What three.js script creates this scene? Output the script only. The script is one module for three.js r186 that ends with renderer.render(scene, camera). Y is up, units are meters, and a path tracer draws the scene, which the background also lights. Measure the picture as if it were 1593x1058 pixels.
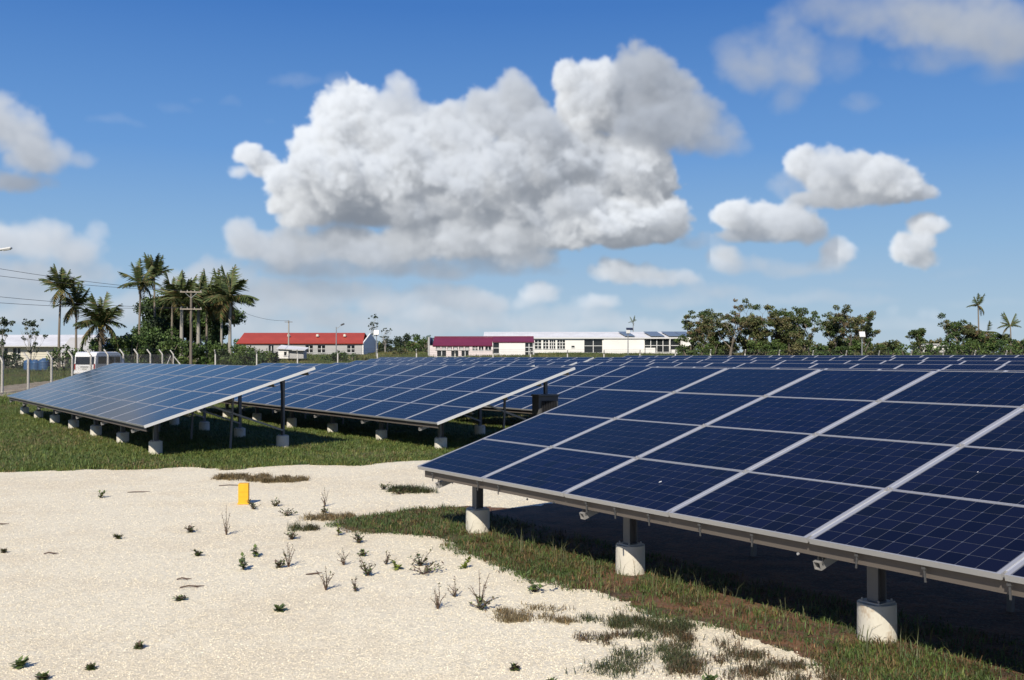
import * as THREE from 'three';
import { mergeGeometries, mergeVertices, toCreasedNormals } from 'three/addons/utils/BufferGeometryUtils.js';
import { RoundedBoxGeometry } from 'three/addons/geometries/RoundedBoxGeometry.js';

// ---------------------------------------------------------------- camera, sky, sun, exposure
const scene = new THREE.Scene();
const EYE = 2.15;
const camera = new THREE.PerspectiveCamera(35.98, 1593 / 1058, 0.1, 6000);
camera.position.set(0, EYE, 0);
camera.rotation.set(THREE.MathUtils.degToRad(0.929), 0, 0);

const renderer = new THREE.WebGLRenderer({ antialias: true });
renderer.toneMapping = THREE.LinearToneMapping;
renderer.toneMappingExposure = 1.06;
renderer.shadowMap.enabled = true;

const SUN_FROM = new THREE.Vector3(-0.30, 1.0, 1.22).normalize();   // over the left shoulder, afternoon height
const sun = new THREE.DirectionalLight(new THREE.Color(1.0, 0.92, 0.79), 5.0);
sun.position.copy(SUN_FROM).multiplyScalar(120);
sun.castShadow = true;
sun.shadow.mapSize.set(4096, 4096);
Object.assign(sun.shadow.camera, { left: -90, right: 90, top: 90, bottom: -90, near: 1, far: 320 });
scene.add(sun, sun.target);

function mulberry(seed) {
  let a = seed >>> 0;
  return () => { a = (a + 0x6D2B79F5) >>> 0; let t = a; t = Math.imul(t ^ (t >>> 15), t | 1); t ^= t + Math.imul(t ^ (t >>> 7), t | 61); return ((t ^ (t >>> 14)) >>> 0) / 4294967296; };
}
const clamp = (x, a = 0, b = 1) => Math.min(b, Math.max(a, x));
const lerp = (a, b, t) => a + (b - a) * t;
const smooth = (a, b, x) => { const t = clamp((x - a) / (b - a)); return t * t * (3 - 2 * t); };
const srgb = (v) => { v /= 255; return v <= 0.04045 ? v / 12.92 : Math.pow((v + 0.055) / 1.055, 2.4); };
const C = (r, g, b) => new THREE.Color().setRGB(r, g, b);

// cumulus: [azimuth, elevation, half width, half height in degrees, density, share of sunlight]; azimuth 0 is the way the camera looks
const CLOUDS = [
  [-8.777, 12.9, 1.74, 1.6, 1, 1], [-9.633, 11.64, 1.8, 1.66, 1, 1], [-10.49, 10.28, 1.59, 1.73, 1, 1], [-11.33, 8.739, 1.38, 1.38, 1, 1], [-9.633, 9.8, 2.08, 2.08, 1, 0.95],
  [-14.21, 10.63, 0.75, 0.614, 0.95, 1], [-14.61, 9.887, 0.545, 0.34, 0.7, 1], [-13.51, 10.07, 0.752, 0.616, 1, 1], [-12.61, 9.368, 1.03, 0.755, 1, 1],
  [-12.08, 8.548, 1.17, 1.03, 1, 1], [-11.06, 7.733, 1.38, 1.17, 0.95, 0.95], [-9.975, 8.778, 1.73, 1.52, 1, 0.95], [-6.114, 14.39, 0.909, 0.909, 0.62, 0.8],
  [-6.462, 13.56, 1.19, 0.769, 0.62, 0.75], [-5.766, 13.18, 1.05, 0.91, 0.7, 0.8], [-7.225, 11.71, 1.54, 1.61, 0.9, 0.95], [-5.488, 11.41, 1.89, 1.54, 0.9, 0.85],
  [-3.741, 12.11, 1.54, 1.26, 0.85, 0.85], [-2.338, 11.79, 1.76, 1.55, 0.85, 0.75], [-1.108, 12.97, 1.55, 1.48, 0.8, 0.68], [0.05276, 14.24, 1.06, 1.2, 0.7, 0.62],
  [0.3341, 12.98, 1.48, 1.55, 0.8, 0.6], [1.354, 12.14, 1.41, 1.48, 0.8, 0.6], [3.145, 14.88, 0.773, 0.913, 1, 1], [4.056, 14.99, 0.912, 0.702, 0.95, 1],
  [4.964, 14.85, 0.841, 0.911, 1, 1], [3.215, 13.62, 0.843, 1.05, 0.95, 1], [3.811, 12.95, 1.05, 1.05, 0.95, 0.95], [7.121, 15.24, 1.68, 1.33, 0.72, 0.42],
  [6.079, 14.23, 1.4, 1.26, 0.75, 0.42], [8.157, 14.17, 1.74, 1.53, 0.72, 0.42], [7.812, 12.7, 2.16, 1.74, 0.72, 0.4], [9.702, 12.3, 1.73, 1.59, 0.6, 0.4],
  [11.06, 11.69, 1.38, 1.17, 0.5, 0.42], [12.24, 11.21, 0.825, 0.619, 0.3, 0.45], [-6.878, 9.935, 2.58, 1.82, 0.95, 0.9], [-4.44, 10.18, 2.45, 1.89, 0.95, 0.85],
  [-1.986, 10, 2.46, 2.04, 0.95, 0.78], [0.8265, 10.21, 2.32, 1.97, 0.95, 0.74], [3.285, 10.94, 2.18, 1.9, 0.95, 0.72], [5.034, 10.17, 1.96, 1.75, 0.95, 0.7],
  [6.601, 10.14, 1.75, 1.89, 1, 0.95], [7.467, 8.836, 1.46, 1.6, 1, 1], [7.64, 7.466, 1.81, 1.25, 1, 1], [5.731, 7.323, 2.24, 1.26, 1, 1], [3.811, 7.102, 2.11, 1.12, 1, 0.98],
  [2.057, 6.766, 2.11, 0.914, 0.95, 0.95], [6.601, 6.623, 2.45, 0.699, 0.95, 0.85], [-7.916, 8.316, 2.65, 1.05, 0.9, 0.66], [-5.139, 8.259, 2.8, 1.19, 0.9, 0.68],
  [-1.986, 8.149, 2.67, 1.27, 0.9, 0.72], [0.8265, 8.222, 2.46, 1.27, 0.9, 0.75], [3.285, 8.553, 2.11, 1.26, 0.9, 0.82], [-6.878, 7.547, 4.19, 0.629, 0.8, 0.5],
  [-14.51, 6.557, 0.885, 0.749, 0.62, 0.75], [-13.68, 5.803, 1.5, 0.889, 0.62, 0.7], [-11.84, 5.743, 1.86, 1.1, 0.62, 0.62], [-9.633, 6.06, 2.08, 1.04, 0.65, 0.6],
  [-7.398, 5.681, 2.3, 1.12, 0.68, 0.65], [-5.139, 6.19, 2.03, 1.19, 0.72, 0.8], [-3.04, 6.415, 2.11, 1.26, 0.75, 0.85], [-0.932, 6.562, 2.11, 1.34, 0.75, 0.85],
  [0.4748, 5.623, 1.9, 0.914, 0.6, 0.7], [-11, 4.836, 4.49, 0.621, 0.5, 0.4], [-5.488, 4.799, 5.25, 0.63, 0.5, 0.4], [-0.5803, 5.03, 2.46, 0.703, 0.45, 0.5],
  [13.25, 15.22, 1.92, 1.57, 0.36, 0.38], [14.64, 16.77, 1.23, 1.29, 0.36, 0.4], [15.39, 15.24, 1.49, 1.49, 0.38, 0.42], [14.84, 13.53, 0.884, 0.952, 0.28, 0.38],
  [12.24, 16.24, 1.17, 0.825, 0.25, 0.4], [18.45, 13.06, 0.934, 0.667, 0.3, 0.4], [17.5, 15.09, 1.14, 1.21, 0.2, 0.4], [17.18, 17.86, 2.35, 0.941, 0.34, 0.35],
  [19.71, 17.13, 2.65, 1.19, 0.4, 0.38], [21.86, 16.51, 2.61, 1.5, 0.44, 0.38], [24.24, 16.09, 2.57, 1.6, 0.44, 0.4], [25.69, 15.18, 1.9, 1.33, 0.42, 0.38],
  [22.46, 14.85, 2.28, 0.78, 0.3, 0.34], [25.11, 13.91, 1.27, 0.701, 0.2, 0.36], [15.56, 10.17, 0.881, 0.813, 0.95, 0.95], [16.69, 9.592, 1.41, 1.08, 0.85, 0.8],
  [18.13, 9.388, 1.4, 1.07, 0.9, 0.85], [19.33, 9.129, 1.26, 0.996, 0.95, 0.95], [20.27, 8.69, 1.12, 0.858, 0.95, 0.95], [21.56, 8.296, 0.72, 0.458, 0.9, 0.98],
  [17.18, 8.453, 2.35, 0.672, 0.85, 0.65], [19.39, 8.152, 1.99, 0.531, 0.85, 0.7], [14.64, 9.124, 1.02, 0.749, 0.38, 0.6], [12.11, 7.637, 1.17, 0.825, 0.9, 1],
  [13.25, 7.267, 1.51, 0.959, 0.85, 0.9], [14.74, 7.12, 1.5, 0.952, 0.8, 0.8], [15.95, 6.646, 1.01, 0.676, 0.7, 0.7], [13.25, 6.525, 2.74, 0.479, 0.75, 0.55],
  [10.21, 6.117, 1.38, 0.415, 0.4, 0.6], [17.3, 5.47, 0.873, 0.739, 0.72, 0.95], [16.85, 4.949, 0.808, 0.539, 0.6, 0.85], [11.44, 5.273, 1.03, 0.689, 0.6, 0.85],
  [12.75, 4.907, 2.06, 0.48, 0.45, 0.65], [15.23, 4.653, 2.38, 0.475, 0.42, 0.6], [21.74, 6.68, 0.849, 0.523, 0.85, 1], [21.43, 5.983, 0.589, 0.786, 0.85, 1],
  [20.7, 5.621, 0.79, 0.724, 0.88, 1], [21.56, 5.005, 0.785, 0.425, 0.8, 0.9], [5.313, 4.801, 1.19, 0.63, 0.68, 0.95], [6.601, 4.512, 1.54, 0.629, 0.65, 0.8],
  [8.502, 4.215, 1.74, 0.452, 0.6, 0.75], [9.702, 4.098, 0.693, 0.347, 0.5, 0.7], [2.232, 4.748, 0.914, 0.281, 0.25, 0.4], [1.389, 3.421, 1.13, 0.633, 0.55, 1],
  [0.6507, 2.931, 0.914, 0.492, 0.45, 0.9], [4.685, 2.991, 1.19, 0.491, 0.5, 0.95], [3.635, 2.435, 1.76, 0.562, 0.4, 0.8], [1.881, 2.298, 2.11, 0.562, 0.32, 0.75],
  [21.92, 2.198, 0.653, 0.392, 0.32, 0.9], [19.86, 2.261, 0.397, 0.397, 0.28, 0.9], [18.61, 3.841, 2, 0.267, 0.18, 0.5], [23.06, 4.212, 1.29, 0.324, 0.2, 0.5],
  [-25.91, 11.86, 1.08, 1.08, 0.62, 0.62], [-25.49, 10.99, 1.4, 1.33, 0.65, 0.6], [-24.77, 9.971, 1.47, 1.15, 0.62, 0.55], [-23.51, 10.13, 0.839, 0.71, 0.5, 0.6],
  [-22.31, 9.903, 0.716, 0.456, 0.4, 0.6], [-25.63, 8.512, 1.9, 0.571, 0.62, 0.3], [-25.77, 5.789, 1.77, 1.01, 0.56, 0.75], [-24.04, 5.68, 1.48, 1.03, 0.56, 0.75],
  [-22.79, 5.283, 1.36, 0.908, 0.52, 0.7], [-21.65, 6.168, 0.49, 0.719, 0.5, 0.8], [-24.33, 4.172, 3.53, 0.833, 0.5, 0.6], [-25.49, 3.184, 2.54, 0.762, 0.45, 0.6],
  [-20.88, 11.96, 1.18, 0.263, 0.17, 0.7], [-19.8, 11.85, 0.662, 0.199, 0.13, 0.7], [-17.91, 12.85, 0.937, 0.268, 0.13, 0.7], [-16.95, 13.33, 0.471, 0.168, 0.1, 0.7],
  [-11.84, 14.6, 1.24, 0.413, 0.22, 0.6], [-9.633, 14.7, 0.555, 0.347, 0.14, 0.6], [-15, 13.32, 0.544, 0.306, 0.11, 0.6], [-13.18, 12.48, 0.342, 0.171, 0.08, 0.7],
  [4.51, 13.77, 1.4, 1.19, 0.95, 0.8], [5.209, 12.99, 1.26, 1.05, 0.95, 0.7], [-16.95, 3.877, 2.02, 0.807, 0.5, 0.6], [-15.49, 4.243, 1.69, 0.881, 0.55, 0.6],
  [-13.01, 3.436, 2.74, 0.822, 0.5, 0.5], [-14.34, 2.568, 3.07, 0.682, 0.5, 0.7], [-11.33, 2.943, 2.07, 0.759, 0.5, 0.65], [-8.948, 3.588, 2.78, 0.695, 0.5, 0.45],
  [-6.878, 2.91, 2.1, 0.768, 0.52, 0.7], [-4.79, 2.361, 1.75, 0.701, 0.52, 0.8], [-3.741, 3.275, 2.46, 0.772, 0.5, 0.55], [-1.635, 3, 1.76, 0.844, 0.52, 0.7],
  [-1.986, 1.947, 2.46, 0.703, 0.5, 0.8], [-5.488, 1.519, 3.15, 0.63, 0.5, 0.75], [-9.633, 1.92, 3.12, 0.694, 0.5, 0.7], [-12.68, 1.489, 3.09, 0.618, 0.48, 0.75],
  [-15.98, 1.602, 3.38, 0.676, 0.48, 0.7], [-18.86, 2.84, 2, 0.732, 0.45, 0.6], [-20.73, 2.315, 2.63, 0.789, 0.48, 0.65], [-23.45, 2.432, 2.26, 0.774, 0.48, 0.7],
  [-25.2, 1.922, 1.91, 0.7, 0.48, 0.7], [2.232, 1.665, 2.81, 0.633, 0.48, 0.85], [5.034, 1.87, 2.1, 0.631, 0.45, 0.85], [7.467, 1.653, 2.44, 0.558, 0.42, 0.8],
  [8.845, 3.035, 2.09, 0.487, 0.35, 0.65], [11.23, 3.563, 2.41, 0.517, 0.36, 0.6], [13.58, 3.088, 2.05, 0.444, 0.32, 0.7], [16.21, 3.151, 2.7, 0.439, 0.32, 0.65],
  [10.89, 1.982, 2.07, 0.449, 0.36, 0.8], [14.9, 1.713, 3.06, 0.442, 0.32, 0.8], [18.45, 2.914, 2, 0.334, 0.28, 0.6], [20.33, 1.662, 2.64, 0.429, 0.3, 0.8],
  [23.36, 1.53, 2.91, 0.42, 0.3, 0.8], [24.24, 2.737, 1.92, 0.289, 0.24, 0.65],
];
function makeSky() {
  const W = 4096, H = 2048, N = 64, rnd = mulberry(77);
  // tileable billowy noise
  const vol = new Float32Array(N * N * N);
  for (const [cells, amp] of [[4, 0.5], [8, 0.3], [16, 0.2]]) {
    const pts = new Float32Array(cells ** 3 * 3);
    for (let i = 0; i < pts.length; i++) pts[i] = rnd();
    const s = cells / N;
    for (let z = 0, o = 0; z < N; z++) for (let y = 0; y < N; y++) for (let x = 0; x < N; x++, o++) {
      const fx = x * s, fy = y * s, fz = z * s, ix = fx | 0, iy = fy | 0, iz = fz | 0;
      let best = 9;
      for (let k = -1; k < 2; k++) for (let j = -1; j < 2; j++) for (let i = -1; i < 2; i++) {
        const cx = (ix + i + cells) % cells, cy = (iy + j + cells) % cells, cz = (iz + k + cells) % cells, q = ((cz * cells + cy) * cells + cx) * 3;
        const dx = ix + i + pts[q] - fx, dy = iy + j + pts[q + 1] - fy, dz = iz + k + pts[q + 2] - fz, d = dx * dx + dy * dy + dz * dz;
        if (d < best) best = d;
      }
      vol[o] += amp * (1 - Math.min(1, Math.sqrt(best)));
    }
  }
  const look = (x, y, z) => {
    x = (x % N + N) % N; y = (y % N + N) % N; z = (z % N + N) % N;
    const x0 = x | 0, y0 = y | 0, z0 = z | 0, fx = x - x0, fy = y - y0, fz = z - z0, x1 = (x0 + 1) & 63, y1 = (y0 + 1) & 63, z1 = (z0 + 1) & 63;
    const a = (z0 * N + y0) * N, b = (z0 * N + y1) * N, c = (z1 * N + y0) * N, d = (z1 * N + y1) * N;
    const p = lerp(lerp(vol[a + x0], vol[a + x1], fx), lerp(vol[b + x0], vol[b + x1], fx), fy), q = lerp(lerp(vol[c + x0], vol[c + x1], fx), lerp(vol[d + x0], vol[d + x1], fx), fy);
    return lerp(p, q, fz);
  };
  const blobs = CLOUDS.map(([x, y, rx, ry, d, lit]) => ({ x, y, z: (rnd() - 0.5) * 0.8 * ry, rx: rx * 1.2, ry: ry * 1.22, rz: Math.min(rx, ry * 1.6), d, lit }));
  for (let k = 0; k < 4; k++) {                       // fair-weather clouds go on above the frame
    const cx = -27 + 54 * rnd(), cy = 46 + 10 * rnd(), n = 5 + (rnd() * 5 | 0), d = 0.35 + 0.6 * rnd();
    for (let i = 0; i < n; i++) { const r = 0.8 + 1.4 * rnd(); blobs.push({ x: cx + (rnd() - 0.5) * 6, y: cy + (rnd() - 0.5) * 2, z: 0, rx: r * 1.4, ry: r, rz: r, d, lit: d }); }
  }
  let near = blobs, shine = 1;
  const density = (x, y, z, coarse) => {
    const wx = look(x * 4.3 + 11, y * 4.3, z * 4.3 + 31) - 0.45, wy = look(x * 4.3 + 40, y * 4.3 + 17, z * 4.3) - 0.45;
    x += wx * 0.9; y += wy * 0.7;
    if (!coarse) { x += (look(x * 19 + 5, y * 19 + 2, z * 19) - 0.45) * 0.34; y += (look(x * 19 + 33, y * 19, z * 19 + 21) - 0.45) * 0.30; }
    let d = 0, ws = 0, li = 0, p6 = 0;
    for (let i = 0; i < near.length; i++) {
      const b = near[i], ax = (x - b.x) / b.rx, ay = (y - b.y) / (y < b.y ? b.ry * 0.82 : b.ry), az = (z - b.z) / b.rz, q = 1.6 - ax * ax - ay * ay - az * az;
      if (q > 0) { const e = q * q * q; ws += e; d += e * b.d; li += e * b.lit; p6 += e * e; }
    }
    if (ws <= 0) return 0;
    d /= ws; shine = li / ws;
    const w = Math.pow(p6, 1 / 6) - 0.6;
    const big = look(x * 4.4, y * 5.4, z * 4.4);
    const n = coarse ? 0.62 * big + 0.38 * look(x * 10.5 + 9, y * 12 + 5, z * 10.5) : 0.36 * big + 0.38 * look(x * 10.5 + 9, y * 12 + 5, z * 10.5) + 0.26 * look(x * 27 + 3, y * 29, z * 27 + 8);
    const v = w * 1.15 + (n - 0.45) * 3.5 - 0.22;
    return v <= 0 ? 0 : Math.min(1, v * (0.45 + 1.7 * d * d)) * (0.03 + d * d * (0.55 + 0.45 * d));
  };
  const L = [-0.66, 0.60, 0.45];
  // clear air by elevation
  const stops = [[-90, 150, 178, 198], [0, 178, 195, 207], [2.5, 164, 190, 211], [6, 139, 177, 213], [11, 103, 151, 208], [18.5, 68, 119, 188], [30, 50, 100, 177], [55, 40, 84, 158], [90, 34, 74, 146]].map(([e, ...c]) => [e, ...c.map(srgb)]);
  const air = (el) => {
    let i = 1; while (el > stops[i][0]) i++;
    const a = stops[i - 1], b = stops[i], t = (el - a[0]) / (b[0] - a[0]);
    return [1, 2, 3].map((k) => lerp(a[k], b[k], t));
  };
  const px = 360 / W, cols = Math.round(60 / px), top = Math.round(60 / px), block = new Float32Array(cols * top * 4);
  for (let j = 0; j < top; j++) {
    const el = (j + 0.5) * px, far = 1 - Math.exp(-(el + 1.0) / 3.2);
    for (let i = 0; i < cols; i++) {
      const az = -30 + (i + 0.5) * px;
      near = blobs.filter((b) => Math.abs(az - b.x) < b.rx * 1.3 + 1.4 && el - b.y > -b.ry * 1.3 - 0.1 && el - b.y < b.ry * 1.3 + 0.4);
      const o = (j * cols + i) * 4;
      if (!near.some((b) => ((az - b.x) / b.rx) ** 2 + ((el - b.y) / b.ry) ** 2 < 1.7)) { block[o + 3] = 1; continue; }
      near = blobs.filter((b) => az - b.x < b.rx * 1.3 + 0.2 && az - b.x > -b.rx * 1.3 - 1.9 && el - b.y > -b.ry * 1.3 - 2 && el - b.y < b.ry * 1.3 + 0.2);
      const reach = Math.min(4, Math.max(...near.map((b) => b.rz)) * 1.3), dz = 0.2;
      let T = 1, r = 0, g = 0, bl = 0;
      for (let z = reach - dz * rnd(); z > -reach && T > 0.02; z -= dz) {
        const d = density(az, el, z);
        if (d <= 0.004) continue;
        const lit = shine;
        let tau = 0;
        for (let s = 0, h = 0.14, t = 0.1; s < 6; s++) { tau += density(az + L[0] * t, el + L[1] * t, z + L[2] * t, true) * h; t += h; h *= 1.7; if (tau > 4) break; }
        const up = density(az, el + 0.35, z, true) * 0.7 + density(az, el + 1.0, z, true) + density(az, el + 1.9, z, true);
        const sunT = lit * (0.50 * Math.exp(-tau * 1.5) + 0.50 * Math.exp(-tau * 0.17)), sky = 0.50 + 0.50 * Math.exp(-up * 0.9);
        const a = 1 - Math.exp(-d * dz * 5.0), k = T * a;
        r += k * (0.66 * sunT + 0.21 * sky); g += k * (0.65 * sunT + 0.255 * sky); bl += k * (0.62 * sunT + 0.335 * sky);
        T *= 1 - a;
      }
      const haze = air(1.5), f = lerp(0.45, 1, far);
      const cover = 1 - T;
      block[o] = lerp(haze[0] * 0.9 * cover, r, f); block[o + 1] = lerp(haze[1] * 0.9 * cover, g, f); block[o + 2] = lerp(haze[2] * 0.9 * cover, bl, f); block[o + 3] = T;
    }
  }
  const data = new Float32Array(W * H * 4);
  for (let j = 0; j < H; j++) {
    const el = (j + 0.5) / H * 180 - 90, c = air(el), row = Math.floor(el / px);
    for (let i = 0; i < W; i++) {
      const o = (j * W + i) * 4;
      data[o] = c[0]; data[o + 1] = c[1]; data[o + 2] = c[2]; data[o + 3] = 1;
      if (row < 0 || row >= top) continue;
      let t = ((((i + 0.5) / W - 0.5) * 360 + 90 + 30) % 120 + 120) % 120;
      if (t >= 60) t = 120 - t;
      const q = (row * cols + Math.min(cols - 1, Math.floor(t / px))) * 4, T = block[q + 3];
      for (let k = 0; k < 3; k++) data[o + k] = data[o + k] * T + block[q + k];
    }
  }
  const t = new THREE.DataTexture(data, W, H, THREE.RGBAFormat, THREE.FloatType);
  t.mapping = THREE.EquirectangularReflectionMapping;
  t.magFilter = THREE.LinearFilter; t.minFilter = THREE.LinearFilter;
  t.needsUpdate = true;
  return t;
}
const skyTexture = makeSky();
scene.background = skyTexture;
scene.environment = skyTexture;
// ---------------------------------------------------------------- helpers
const taken = new Map();
function numbered(name) { const n = taken.get(name) ?? 0; taken.set(name, n + 1); return n ? `${name}_${String(n).padStart(3, '0')}` : name; }
function shade(o) { o.traverse((m) => { if (m.isMesh) { m.castShadow = true; m.receiveShadow = true; } }); return o; }
function tag(o, label, category, group, kind) {
  if (label) o.userData.label = label;
  if (category) o.userData.category = category;
  if (group) o.userData.group = group;
  if (kind) o.userData.kind = kind;
  return o;
}
function thing(name, label, category, [x, y, z] = [0, 0, 0], turn = 0, group) {
  const o = new THREE.Group(); o.name = numbered(name); o.position.set(x, y, z); o.rotation.y = turn; scene.add(o);
  return tag(o, label, category, group);
}
function part(parent, name, geometry, material) {
  const m = new THREE.Mesh(geometry, material); m.name = name; m.castShadow = m.receiveShadow = true; parent.add(m); return m;
}
function single(name, geometry, material, label, category, group, kind) {
  const m = part(scene, numbered(name), geometry, material); return tag(m, label, category, group, kind);
}
const std = (color, roughness = 0.8, more = {}) => new THREE.MeshStandardMaterial({ color, roughness, ...more });
const box = (w, h, d, x = 0, y = 0, z = 0) => new THREE.BoxGeometry(w, h, d).translate(x, y, z);
const cyl = (r0, r1, h, n = 12, x = 0, y = 0, z = 0) => new THREE.CylinderGeometry(r1, r0, h, n).translate(x, y + h / 2, z);
const V = (x, y, z) => new THREE.Vector3(x, y, z);
function bar(a, b, w, h = w) {                                    // a square bar from a to b
  const d = V().subVectors(b, a), g = new THREE.BoxGeometry(w, h, d.length());
  const m = new THREE.Matrix4().lookAt(a, b, Math.abs(d.y) > 0.98 * d.length() ? V(1, 0, 0) : V(0, 1, 0)).setPosition(V().addVectors(a, b).multiplyScalar(0.5));
  return g.applyMatrix4(m);
}
function tube(points, radii, sides = 6) {                          // a tapering round limb along points
  const pos = [], idx = [], nor = [], n = points.length;
  let side = V(1, 0, 0.3);
  for (let i = 0; i < n; i++) {
    const t = V().subVectors(points[Math.min(n - 1, i + 1)], points[Math.max(0, i - 1)]).normalize();
    side = side.clone().addScaledVector(t, -side.dot(t)); if (side.lengthSq() < 1e-6) side.set(0, 0, 1); side.normalize();
    const up = V().crossVectors(t, side);
    for (let k = 0; k < sides; k++) {
      const a = k / sides * Math.PI * 2, c = Math.cos(a), s = Math.sin(a), r = radii[i];
      const q = V().addScaledVector(side, c).addScaledVector(up, s);
      pos.push(points[i].x + q.x * r, points[i].y + q.y * r, points[i].z + q.z * r); nor.push(q.x, q.y, q.z);
      if (i) { const a0 = (i - 1) * sides + k, a1 = (i - 1) * sides + (k + 1) % sides, b0 = a0 + sides, b1 = a1 + sides; idx.push(a0, a1, b0, b0, a1, b1); }
    }
  }
  const g = new THREE.BufferGeometry();
  g.setAttribute('position', new THREE.Float32BufferAttribute(pos, 3)); g.setAttribute('normal', new THREE.Float32BufferAttribute(nor, 3));
  g.setAttribute('uv', new THREE.Float32BufferAttribute(new Float32Array(pos.length / 3 * 2), 2)); g.setIndex(idx);
  return g;
}
function tris(pos, colors) {                                       // loose triangles
  const g = new THREE.BufferGeometry();
  g.setAttribute('position', new THREE.Float32BufferAttribute(pos, 3));
  if (colors) g.setAttribute('color', new THREE.Float32BufferAttribute(colors, 3));
  g.computeVertexNormals(); return g;
}
function fuse(list) { return mergeGeometries(list.map((g) => { const q = g.index ? g.toNonIndexed() : g; for (const k of Object.keys(q.attributes)) if (k !== 'position' && k !== 'normal') q.deleteAttribute(k); return q; })); }

// tileable value noise in 2-D
function tileNoise(size, cells, rnd) {
  const g = new Float32Array(cells * cells).map(() => rnd()), out = new Float32Array(size * size);
  for (let y = 0; y < size; y++) for (let x = 0; x < size; x++) {
    const fx = x / size * cells, fy = y / size * cells, x0 = fx | 0, y0 = fy | 0, x1 = (x0 + 1) % cells, y1 = (y0 + 1) % cells;
    let u = fx - x0, v = fy - y0; u = u * u * (3 - 2 * u); v = v * v * (3 - 2 * v);
    out[y * size + x] = lerp(lerp(g[y0 * cells + x0], g[y0 * cells + x1], u), lerp(g[y1 * cells + x0], g[y1 * cells + x1], u), v);
  }
  return out;
}
function fbm(size, list, seed) {
  const rnd = mulberry(seed), out = new Float32Array(size * size); let total = 0;
  for (const [cells, amp] of list) { const n = tileNoise(size, cells, rnd); for (let i = 0; i < out.length; i++) out[i] += n[i] * amp; total += amp; }
  for (let i = 0; i < out.length; i++) out[i] /= total;
  return out;
}
function texture(size, fn, srgbMap = true) {
  const d = new Uint8Array(size * size * 4);
  for (let y = 0; y < size; y++) for (let x = 0; x < size; x++) {
    const c = fn(y * size + x, x, y), o = (y * size + x) * 4;
    for (let k = 0; k < 3; k++) { let v = c.length ? c[k] : c; if (srgbMap) v = v <= 0.0031308 ? v * 12.92 : 1.055 * Math.pow(v, 1 / 2.4) - 0.055; d[o + k] = clamp(v) * 255; }
    d[o + 3] = 255;
  }
  const t = new THREE.DataTexture(d, size, size); t.wrapS = t.wrapT = THREE.RepeatWrapping; t.magFilter = THREE.LinearFilter; t.minFilter = THREE.LinearMipmapLinearFilter; t.generateMipmaps = true;
  if (srgbMap) t.colorSpace = THREE.SRGBColorSpace;
  t.needsUpdate = true; return t;
}
const mix3 = (a, b, t) => [lerp(a[0], b[0], t), lerp(a[1], b[1], t), lerp(a[2], b[2], t)];
// a smooth wandering value over the ground, for patches
const patchMap = fbm(256, [[6, 1], [13, 0.6], [29, 0.4], [61, 0.25]], 5);
const patch = (x, z, scale = 40) => { const s = 256 / scale, i = ((Math.floor(x * s) % 256) + 256) % 256, j = ((Math.floor(z * s) % 256) + 256) % 256; return patchMap[j * 256 + i]; };

// ---------------------------------------------------------------- lie of the land
const groundY = (x, z) => {
  const d = -z;
  let y = 0.6 * smooth(50, 88, d) + 1.9 * smooth(116, 165, d) + 0.6 * smooth(170, 300, d);
  if (d > 60) y += (patch(x, z, 240) - 0.5) * 1.1 * smooth(60, 170, d);
  return y;
};
// the rows of panels run along U; H points up the slope of the tables, away from their low edges
const YAW = THREE.MathUtils.degToRad(-56.9);
const U = V(Math.cos(YAW), 0, -Math.sin(YAW)), HH = V(-Math.sin(YAW), 0, -Math.cos(YAW));
const inRows = (x, z) => [x * U.x + z * U.z, x * HH.x + z * HH.z];   // (along the rows, across the rows)
const fromRows = (a, b) => [a * U.x + b * HH.x, a * U.z + b * HH.z];

const n1 = fbm(1024, [[5, 1], [11, 0.8], [37, 0.8], [128, 0.9], [400, 1.0]], 11), n2 = fbm(1024, [[7, 1], [23, 0.7], [90, 0.6]], 12);
const grassGround = texture(1024, (i) => mix3(mix3([0.045, 0.052, 0.018], [0.095, 0.10, 0.032], clamp(n1[i] * 2.2 - 0.6)), [0.16, 0.125, 0.065], smooth(0.56, 0.74, n2[i])));
{
  const xs = [], zs = [];
  for (let x = -1600; x < -60; x += x < -300 ? 130 : 20) xs.push(x);
  for (let x = -60; x <= 60; x += 4) xs.push(x);
  for (let x = 80; x <= 1600; x += x < 300 ? 20 : 130) xs.push(x);
  for (let z = 60; z > -60; z -= 6) zs.push(z);
  for (let z = -60; z > -240; z -= 3) zs.push(z);
  for (let z = -240; z > -2600; z -= 120) zs.push(z);
  const pos = [], uv = [], idx = [];
  zs.forEach((z, j) => xs.forEach((x, i) => {
    pos.push(x, groundY(x, z), z); uv.push(x / 14, z / 14);
    if (i && j) { const b = j * xs.length + i; idx.push(b - xs.length - 1, b - 1, b - xs.length, b - xs.length, b - 1, b); }
  }));
  const g = new THREE.BufferGeometry();
  g.setAttribute('position', new THREE.Float32BufferAttribute(pos, 3)); g.setAttribute('uv', new THREE.Float32BufferAttribute(uv, 2)); g.setIndex(idx); g.computeVertexNormals();
  single('ground', g, std(0xffffff, 0.95, { map: grassGround }), 'green grassy ground reaching back to the trees', 'ground', null, 'structure');
}
function sheet(outline, y, tile, material, name, label) {           // a flat patch of ground with its own outline
  const s = new THREE.Shape(outline.map(([x, z]) => new THREE.Vector2(x, -z))), g = new THREE.ShapeGeometry(s).rotateX(-Math.PI / 2).translate(0, y, 0);
  const p = g.attributes.position, uv = [];
  for (let i = 0; i < p.count; i++) uv.push(p.getX(i) / tile, p.getZ(i) / tile);
  g.setAttribute('uv', new THREE.Float32BufferAttribute(uv, 2));
  return single(name, g, material, label, 'ground', null, 'structure');
}
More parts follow.
